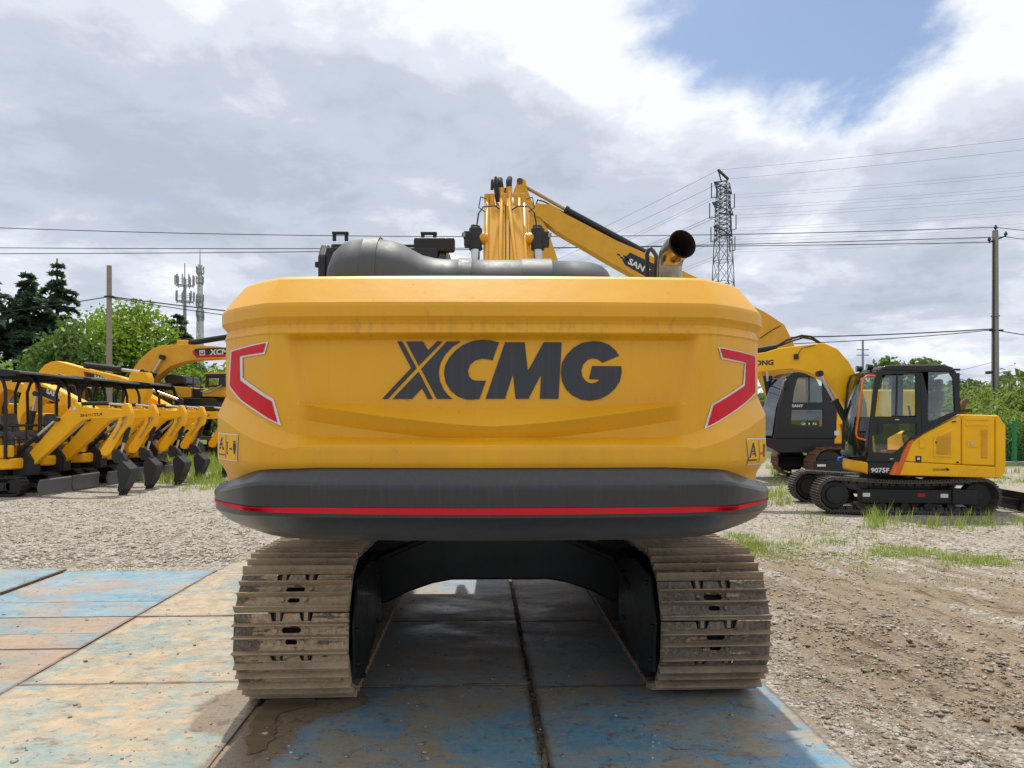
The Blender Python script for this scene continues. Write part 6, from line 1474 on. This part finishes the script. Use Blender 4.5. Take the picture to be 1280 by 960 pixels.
def reedy(label, x, y, h, w, mat, seed):
    """willowy bush: arching stems with long drooping leaves"""
    rnd = random.Random(seed); rng = np.random.RandomState(seed)
    root = thing('bush', label, 'bush', (x, y, float(ground_z(x, y))-.05), 0, 'light green growth along the right side of the yard')
    mb = MB(); Ps, Ds = [], []
    for i in range(60):
        a = rnd.uniform(0, 2*PI); r0 = w*.42*math.sqrt(rnd.random()); bx, by = math.cos(a)*r0, math.sin(a)*r0*.8
        hh = h*rnd.uniform(.55, 1.04)*(1-.35*(r0/(w*.5))**2); lean = Vector((bx*.35+rnd.gauss(0,.15), by*.35+rnd.gauss(0,.15), 0))
        pts = [Vector((bx, by, 0)), Vector((bx, by, 0))+lean*.3+Vector((0,0,hh*.6)), Vector((bx, by, 0))+lean+Vector((0,0,hh))]
        mb.tube(pts, [.018,.012,.004], 5)
        n = 46; u = rng.uniform(.15, 1.02, n)
        for k in range(n):
            q = pts[0].lerp(pts[1], u[k]/.6) if u[k] < .6 else pts[1].lerp(pts[2], (u[k]-.6)/.4)
            Ps.append((q.x+rng.normal(0,.10), q.y+rng.normal(0,.10), q.z+rng.normal(0,.08))); aa = rng.uniform(0, 2*PI); Ds.append((math.cos(aa), math.sin(aa), rng.uniform(-.9, .5)))
    mb.build('stems', [BARK], root)
    P_, D = np.array(Ps), np.array(Ds); D /= np.linalg.norm(D, axis=1, keepdims=True); n = len(P_)
    W_ = np.cross(D, rng.normal(0, 1, (n, 3))); W_ /= np.linalg.norm(W_, axis=1, keepdims=True); L_ = rng.uniform(.22, .42, n)[:, None]; wd = .034
    mid = P_ + D*L_*.5; tip = P_ + D*L_ + np.array([0,0,-.10])*L_/.3
    V = np.stack([P_, mid+W_*wd, tip, mid-W_*wd], 1).reshape(-1, 3); np_mesh('crown', V, np.arange(4*n).reshape(-1, 4), mat, root)
    return root
for i, (px, py, d, w, m) in enumerate(RB):
    if m is L_BUSH: reedy(RBL[i], gx(px, d), d, hz(py, d), w, m, 70+i)
    else: broad_tree('bush', RBL[i], gx(px, d), d, hz(py, d), w, m, 60+i, .03, .22, 40, 48, 'bush', 'light green growth along the right side of the yard')
broad_tree('broadleaf_tree', 'thin treetop showing just above the left part of the cab roof', gx(1112, 42), 42, hz(450, 42), 3.2, L_MID, 31, .80, .24, 14, 90)
broad_tree('broadleaf_tree', 'treetop showing just above the right part of the cab roof', gx(1157, 42), 42, hz(446, 42), 2.6, L_MID, 32, .80, .24, 14, 90)
broad_tree('broadleaf_tree', 'dark tree just right of the cab, taller than the bushes', gx(1200, 52), 52, hz(461, 52), 2.6, L_OLIVE, 33, .3, .26, 26, 46)
broad_tree('broadleaf_tree', 'dark round tree between the cab and the right pole, far back', gx(1222, 60), 60, hz(470, 60), 4.0, L_OLIVE, 34, .2, .30, 34, 44)
for i, (px, py, d) in enumerate([(430,470,70),(520,476,72),(610,472,70),(700,474,74),(790,470,70),(880,474,72),(965,478,70)]):
    broad_tree('bush', 'green bush far behind the counterweight, %s' % ['leftmost of the hidden line','second along the hidden line','third along the hidden line','in the middle of the hidden line','fifth along the hidden line','next to last of the hidden line','last of the hidden line'][i], gx(px, d), d, hz(py, d), 8.0, L_MID, 90+i, .03, .42, 30, 16, 'bush', 'bushes hidden behind the big excavator')
# distant wood on the horizon
def far_wood():
    rng = np.random.RandomState(77); Ps, Ns = [], []
    for k in range(260):
        a = rng.uniform(-1.25, 1.25); d = rng.uniform(120, 170); c = np.array([math.sin(a)*d, math.cos(a)*d, 0]); h = rng.uniform(4.0, 8.5); n = 130
        q = rng.normal(0, 1, (n, 3)); q /= np.linalg.norm(q, axis=1, keepdims=True); Ps.append(c + q*np.array([5, 4, h*.55]) + np.array([0,0,h*.45])); Ns.append(q)
    V, Q = leaves(np.concatenate(Ps), np.concatenate(Ns), 1.5, rng); tag(np_mesh('distant_wood', V, Q, L_OLIVE), 'far-off line of trees along the horizon', 'trees', kind='stuff')
far_wood()

# grass
def grass(label, boxes, seed, mat=GRASS):
    rng = np.random.RandomState(seed); Vs = []
    for (x0, x1, y0, y1, n, h, w) in boxes:
        # tufts: pick tuft centres, then blades around them
        nt = max(1, n//9); tx = rng.uniform(x0, x1, nt); ty = rng.uniform(y0, y1, nt); d = F*H/(ty-HY); X = (tx-CX)*d/F
        X = np.repeat(X, 9) + rng.normal(0, .07, nt*9); Y = np.repeat(d, 9) + rng.normal(0, .09, nt*9); th = np.repeat(rng.uniform(.45, 1.15, nt), 9)
        Z = ground_z(X, Y) - .01; m_ = len(X); hh = h*th*rng.uniform(.5, 1.2, m_); a = rng.uniform(0, 2*PI, m_); ln = hh*rng.uniform(.1, .6, m_)
        dx, dy = np.cos(a), np.sin(a); ww = w*rng.uniform(.6, 1.3, m_); wx, wy = -dy*ww/2, dx*ww/2
        b0 = np.stack([X-wx, Y-wy, Z], 1); b1 = np.stack([X+wx, Y+wy, Z], 1)
        m0 = np.stack([X+dx*ln*.35+wx*.8, Y+dy*ln*.35+wy*.8, Z+hh*.6], 1); m1 = np.stack([X+dx*ln*.35-wx*.8, Y+dy*ln*.35-wy*.8, Z+hh*.6], 1)
        t0 = np.stack([X+dx*ln+wx*.1, Y+dy*ln+wy*.1, Z+hh], 1); t1 = np.stack([X+dx*ln-wx*.1, Y+dy*ln-wy*.1, Z+hh], 1)
        Vs.append(np.stack([b0, b1, m0, m1, t0, t1], 1).reshape(-1, 3))
    V = np.concatenate(Vs); k = (np.arange(len(V)//6)*6)[:, None]
    Q = np.concatenate([k+np.array([[0,1,2,3]]), k+np.array([[3,2,4,5]])])
    tag(np_mesh('grass', V, Q, mat), label, 'grass', kind='stuff')
grass('low bright grass beside the top of the right track', [(914,948,670,688,1100,.085,.007),(930,1005,678,697,1150,.07,.007),(985,1025,696,706,160,.05,.006)], 1)
grass('strips of low grass in the gravel in front of the small excavator', [(1088,1178,683,698,1350,.075,.007),(1175,1258,692,711,820,.085,.008),(1070,1105,706,716,110,.06,.007),(1240,1420,690,716,300,.08,.008),(960,1080,655,682,520,.07,.008),(1030,1090,690,706,260,.06,.007),(1150,1290,712,740,160,.05,.006)], 2)
grass('tall grass tufts along the near track of the small excavator', [(1008,1040,640,662,90,.16,.011),(1082,1106,646,662,150,.34,.012),(1115,1132,650,660,50,.28,.012),(1148,1176,650,660,120,.22,.011),(1190,1240,652,662,130,.26,.012),(1250,1290,652,660,70,.22,.012),(1010,1100,655,680,130,.12,.009),(1280,1400,650,666,150,.22,.011)], 3)
grass('bright grass at the front of the small excavator tracks', [(956,990,600,632,620,.16,.013),(960,1060,585,600,900,.22,.018),(1060,1130,588,600,300,.16,.016)], 4)
grass('grass strip behind the tail of the small excavator', [(1190,1300,595,604,620,.14,.016),(1225,1300,606,640,100,.14,.011),(1180,1420,582,592,700,.2,.02),(1300,1420,598,608,500,.14,.016)], 5)
grass('tall rank grass behind and between the mini buckets', [(160,285,563,588,4600,.50,.024),(172,208,588,603,420,.26,.016),(205,285,586,606,2000,.26,.016),(232,285,602,613,420,.15,.013),(100,170,572,584,700,.34,.02),(40,240,606,618,300,.07,.012),(120,280,612,632,260,.06,.010)], 6)
grass('scattered weeds in the gravel and in the joints of the steel plates', [(20,78,716,738,70,.07,.005),(150,165,702,714,40,.08,.006),(94,112,708,714,30,.07,.006),(82,100,690,704,20,.07,.006),(120,125,674,680,20,.08,.006),(970,996,832,844,80,.035,.005),(1005,1014,846,856,30,.05,.005),(1078,1092,890,900,40,.05,.005),(975,990,790,800,20,.04,.005),(1100,1140,830,850,30,.04,.005),(1000,1280,716,760,110,.05,.006),(270,300,684,696,30,.06,.006)], 7)
grass('rough dry grass around the edges of the yard', [(-300,150,558,572,3000,.40,.03),(1000,1500,560,574,2600,.30,.026)], 8, GRASSD)

# ------------------------------------------------------------------ poles, wires, masts
def pole(label, px, pt, d, r0, r1, arms=(), cams=False):
    x = gx(px, d); h = hz(pt, d)
    root = thing('utility_pole', label, 'pole', (x, d, 0), 0, None)
    mb = MB(); mb.cyl((0,0,-.2), (0,0,h), r0, 18, r1=r1); mb.build('shaft', [CONC], root, smooth=50)
    for z in (h*.62,): mb = MB(); mb.cyl((0,0,z), (0,0,z+.05), r1*1.5, 14); mb.build('steel_band', [GALV], root)
    return root, h
LPOLE, lh = pole('plain grey concrete pole among the trees on the left', 136.5, 332, 30, .125, .095)
mb = MB(); mb.box((.02,0,hz(371,30)), (.34,.26,.06)); mb.build('cable_bracket', [DARK], LPOLE)
RPOLE, rh = pole('tall concrete power pole with insulators at the right', 1244, 288, 31, .165, .115)
def insulator(parent, p):
    mb = MB(); p = Vector(p); mb.tube([p, p+Vector((0,0,.06)), p+Vector((0,0,.08)), p+Vector((0,0,.14)), p+Vector((0,0,.17)), p+Vector((0,0,.24))], [.02,.03,.07,.075,.05,.025], 10); mb.build('insulator', [INK], parent, smooth=50)
mb = MB(); mb.bar((-.26,0,hz(303,31)), (.46,0,hz(295,31)), .06, .06); mb.build('cross_arm', [DARK], RPOLE)
insulator(RPOLE, (0.02,0,rh)); insulator(RPOLE, (-.26,0,hz(303,31))); insulator(RPOLE, (.46,0,hz(296,31)))
for sx in (-1, 1):
    q = Vector((sx*.36,-.12,hz(466,31))); mb = MB(); mb.bar((sx*.14,-.05,q.z), q, .03, .03); mb.box(q+Vector((sx*.03,-.05,0)), (.16,.26,.12)); mb.cyl(q+Vector((sx*.03,-.18,0)), q+Vector((sx*.03,-.22,0)), .05, 10); mb.build('camera_unit', [GALV if sx > 0 else DARK], RPOLE, bevel=.01)
mb = MB(); mb.box((.03,-.02,hz(413,31)), (.5,.2,.06)); mb.build('cable_bracket', [DARK], RPOLE)
mb = MB(); mb.tube([(-.15,-.1,0),(-.13,-.1,hz(300,31))], .03, 6); mb.build('cable_riser', [CABLE], RPOLE)
def wire(label, a, b, sag, r=.012, mat=CABLE, group='power lines', n=40):
    a, b = Vector(a), Vector(b); pts = [a.lerp(b, i/n) - Vector((0,0,4*sag*(i/n)*(1-i/n))) for i in range(n+1)]
    mb = MB(); mb.tube(pts, r, 5); o = mb.build('overhead_wire', [mat], None, smooth=60); tag(o, label, 'overhead wire', group)
wl = (-29.0, 31.5)
wire('top wire strung from the right pole across to the left edge', (gx(1245,31), 31, hz(284,31)), (wl[0], wl[1], 10.4), .52, .017)
wire('middle wire from the right pole, leaving the photo lowest at the left but one', (gx(1239,31), 31, hz(303,31)), (wl[0]+.3, wl[1], 9.3), .16, .017)
wire('lowest of the three wires from the right pole to the left edge', (gx(1257,31), 31, hz(296,31)), (wl[0]-.3, wl[1], 9.0), .22, .017)
wire('short span from the top of the right pole out of the photo', (gx(1245,31), 31, hz(284,31)), (gx(1400,27), 27, hz(290,27)), .12, .015)
wire('second short span from the right pole out of the photo', (gx(1257,31), 31, hz(296,31)), (gx(1400,27), 27, hz(301,27)), .12, .015)
wire('thick cable from the left pole sagging away behind the counterweight', (gx(139,30), 30, hz(371,30)), (gx(1244,31), 31, hz(411,31)), .95, .026)
wire('lower telephone cable reaching the right pole from the left', (gx(139,30), 30.1, hz(372,30)), (gx(1244,31), 31.1, hz(412,31)), 1.28, .018)
wire('cable from the left pole going out at the left edge', (gx(134,30), 30, hz(371,30)), (gx(-200,33), 33, hz(402,33)), .25, .022)
wire('cable from the right pole going out at the right edge', (gx(1247,31), 31, hz(413,31)), (gx(1400,29), 29, hz(424,29)), .15, .020)
wire('thin cable dropping from the right pole towards the cab roof', (gx(1243,31), 31, hz(452,31)), (gx(1120,60), 60, hz(474,60)), .2, .010)
# lattice pylon
def lattice(mb, p, w0, w1, z0, z1, nb, r):
    prev = None
    for k in range(nb+1):
        t = k/nb; w = w0+(w1-w0)*t; z = z0+(z1-z0)*t
        c = [Vector((p[0]+sx*w/2, p[1]+sy*w/2, z)) for sx, sy in ((-1,-1),(1,-1),(1,1),(-1,1))]
        for i in range(4): mb.bar(c[i], c[(i+1) % 4], r*.7, r*.7)
        if prev:
            for i in range(4):
                mb.bar(prev[i], c[i], r, r); mb.bar(prev[i], c[(i+1) % 4], r*.6, r*.6); mb.bar(prev[(i+1) % 4], c[i], r*.6, r*.6)
        prev = c
def pylon():
    d = 112; x = gx(904, d); ztop = hz(217, d)
    root = thing('power_pylon', 'tall steel lattice pylon with three tiers of arms on the skyline', 'pylon', (x, d, 0), R(52))
    mb = MB(); lattice(mb, (0,0), 4.2, 2.1, 0, hz(300,d), 9, .10); lattice(mb, (0,0), 2.1, 1.5, hz(300,d), ztop-1.5, 12, .085); mb.build('tower', [PYLON], root, smooth=0)
    zs = [(hz(238,d), 2.9), (hz(264,d), 3.6), (hz(292,d), 3.1)]
    for z, l in zs:
        for s in (-1, 1):
            m = MB()
            for yy in (-.75, .75):
                m.bar((s*.75,yy,z), (s*(l+.75),0,z+.35), .11, .11); m.bar((s*.75,yy,z+1.2), (s*(l+.75),0,z+.35), .10, .10)
            for t in (.35, .7): m.bar((s*(.75+l*t),.75*(1-t),z+.35*t), (s*(.75+l*t),-.75*(1-t),z+.35*t), .10, .10); m.bar((s*(.75+l*t),.75*(1-t),z+.35*t), (s*(.75+l*t),0,z+1.2-.85*t), .10, .10)
            a = m.build('arm', [PYLON], root, smooth=0)
            m = MB()
            for dy in (-.45, .45): m.cyl((s*(l+.7),dy,z+.3), (s*(l+.7),dy,z-2.0), .085, 6)
            m.bar((s*(l+.7),-.45,z-2.0), (s*(l+.7),.45,z-2.0), .10, .10); m.build('insulator_string', [PYLON], a)
    m = MB(); m.bar((-2.0,0,ztop), (2.0,0,ztop-.3), .3, .3); m.bar((-.75,0,ztop-1.5), (-2.0,0,ztop), .15, .15); m.bar((.75,0,ztop-1.5), (2.0,0,ztop-.3), .15, .15); m.build('top_arm', [PYLON], root, smooth=0)
    Mx = frame((x, d, 0), R(52)); k = 0
    nm = ['lower', 'middle', 'upper']
    for i, (z, l) in enumerate(zs):
        for s in (-1, 1):
            a = Mx @ Vector((s*(l+.7), 0, z-2.0))
            for tw in (-.22, .22):
                tl = '%s wire of the pair from the %s %s arm of the pylon' % ('lower' if tw < 0 else 'upper', ['upper', 'middle', 'lower'][i], 'far' if s > 0 else 'near')
                b = Vector((a.x+118, a.y-50, a.z+.5)); wire(tl+', running right', a+Vector((0,0,tw)), b+Vector((0,0,tw)), 2.2, .014, WIREG, 'high voltage wires', 30)
                b = Vector((a.x-128, a.y+215, a.z-2)); wire(tl+', running left', a+Vector((0,0,tw)), b+Vector((0,0,tw)), 6.0, .017, WIREG, 'high voltage wires', 30)
    for s, zz in ((-2.0, ztop), (2.0, ztop-.3)):
        a = Mx @ Vector((s, 0, zz)); tl = 'thin earth wire from the top arm of the pylon, '
        wire(tl+('near side running right' if s < 0 else 'far side running right'), a, (a.x+118, a.y-50, a.z+.5), 1.6, .02, WIREG, 'high voltage wires', 30)
        wire(tl+('near side running left' if s < 0 else 'far side running left'), a, (a.x-128, a.y+215, a.z-2), 5, .026, WIREG, 'high voltage wires', 30)
pylon()
# phone masts
def mast_panels(root, z, r, n, hh, ph=0.0):
    m = MB(); m.tube([(r*math.cos(a), r*math.sin(a), z) for a in np.linspace(0, 2*PI, 17)], .09, 5); m.tube([(r*math.cos(a), r*math.sin(a), z+1.1) for a in np.linspace(0, 2*PI, 17)], .05, 5)
    for k in range(6): a = 2*PI*k/6; m.bar((0,0,z), (r*math.cos(a), r*math.sin(a), z), .10, .10)
    pf = m.build('platform', [GALV], root)
    for k in range(n):
        a = ph+2*PI*k/n; m = MB(); rr2 = r*1.18; m.box((rr2*math.cos(a), rr2*math.sin(a), z+hh*.55), (.17,.17,hh)); m.cyl((r*1.05*math.cos(a), r*1.05*math.sin(a), z-.4), (r*1.05*math.cos(a), r*1.05*math.sin(a), z+hh*1.1), .07, 6); m.build('antenna_panel', [GALV], pf)
d = 150; root = thing('phone_mast', 'grey tubular phone mast with two rings of antennas', 'phone mast', (gx(231,d), d, 0))
mb = MB(); mb.cyl((0,0,0), (0,0,hz(348,d)), .48, 14, r1=.30); mb.cyl((0,0,hz(348,d)), (0,0,hz(329,d)), .10, 8); mb.build('shaft', [GALV], root, smooth=50)
mast_panels(root, hz(357,d), 1.6, 9, 2.0); mast_panels(root, hz(377,d), 1.55, 7, 2.0, .5)
d = 165; root = thing('phone_mast', 'white lattice phone mast with a pointed tip and dense antennas', 'phone mast', (gx(250,d), d, 0))
mb = MB(); lattice(mb, (0,0), 1.4, 1.0, 0, hz(402,d), 8, .22); lattice(mb, (0,0), 1.0, .6, hz(402,d), hz(331,d), 16, .14); mb.cyl((0,0,hz(331,d)), (0,0,hz(310,d)), .20, 8, r1=.08); mb.cyl((0,0,0), (0,0,hz(402,d)), .45, 10); mb.build('tower', [WHITEP], root, smooth=0)
for py, n in ((342,5),(354,5),(377,6),(383,5),(396,6),(400,5)): mast_panels(root, hz(py,d), .70, n, 1.5, py)
d = 82; root = thing('power_pole', 'small distant steel pole with cross arms above the yellow boom', 'pole', (gx(1078.5,d), d, 0))
mb = MB(); mb.cyl((0,0,0), (0,0,hz(425,d)), .17, 10, r1=.11)
mb.build('shaft', [GALV], root)
for py in (437, 444): mb = MB(); mb.bar((-.7,0,hz(py,d)), (.7,0,hz(py,d)), .10, .10); mb.build('cross_arm', [GALV], root)
# green mesh fence on the right
def fence():
    d = 25.5; root = thing('mesh_fence', 'green wire mesh fence with round posts at the right edge of the yard', 'fence', (gx(1268,d), d, 0))
    for k in range(-1, 5):
        m = MB(); x = k*2.2; m.cyl((x,0,-.1), (x,0,1.55), .075, 12); m.cyl((x,0,1.55), (x,0,1.59), .085, 12); m.build('fence_post', [GREENF], root, smooth=40)
        if k < 4:
            m = MB()
            for z in np.linspace(.12, 1.45, 15): m.bar((x+.08,0,z), (x+2.12,0,z), .006, .006)
            for xx in np.linspace(.12, 2.08, 25): m.bar((x+xx,.006,.1), (x+xx,.006,1.47), .005, .005)
            m.bar((x+.08,0,1.47), (x+2.12,0,1.47), .03, .03); m.bar((x+.08,0,.1), (x+2.12,0,.1), .03, .03); m.build('mesh_panel', [GREENF], root, smooth=0)
    m = MB(); m.box((3.2,0,.02), (12,.3,.22)); m.build('concrete_footing', [CONC], root, bevel=.02)
fence()
# small litter and clods
def clods():
    rng = np.random.RandomState(31); p = scatter_px(930, 1500, 700, 960, 5200, 32, lambda x, y: np.exp(-((x-3.4)/1.4)**2)*np.clip(fbm_np(x*2.1+y*.5, y*.42, 3, 3)*3+.55, 0, 1))
    m = paint('clod_mud', (.15,.105,.065), .95, dirt=(.24,.18,.12), amt=.6, coat=0, scale=9)
    stones('mud_clods', p, rng.lognormal(-5.0, .5, len(p)).clip(.004, .024), m, 33, 'brown clods of mud along the ruts on the right')
    n = 420; px = rng.uniform(0, 1050, n); py = rng.uniform(735, 955, n); d = F*H/(py-HY); x = (px-CX)*d/F
    k = (x < 1.6) & ~((np.abs(x+1.35) < .4) & (d > 3.9)) & ~((np.abs(x-1.0) < .45) & (d > 3.9)); pts = np.stack([x[k], d[k], np.full(k.sum(), .003)], 1)
    stones('plate_grit', pts, rng.lognormal(-5.1, .5, len(pts)).clip(.003, .018), STONE, 34, 'grit and small stones scattered on the steel plates')
clods()
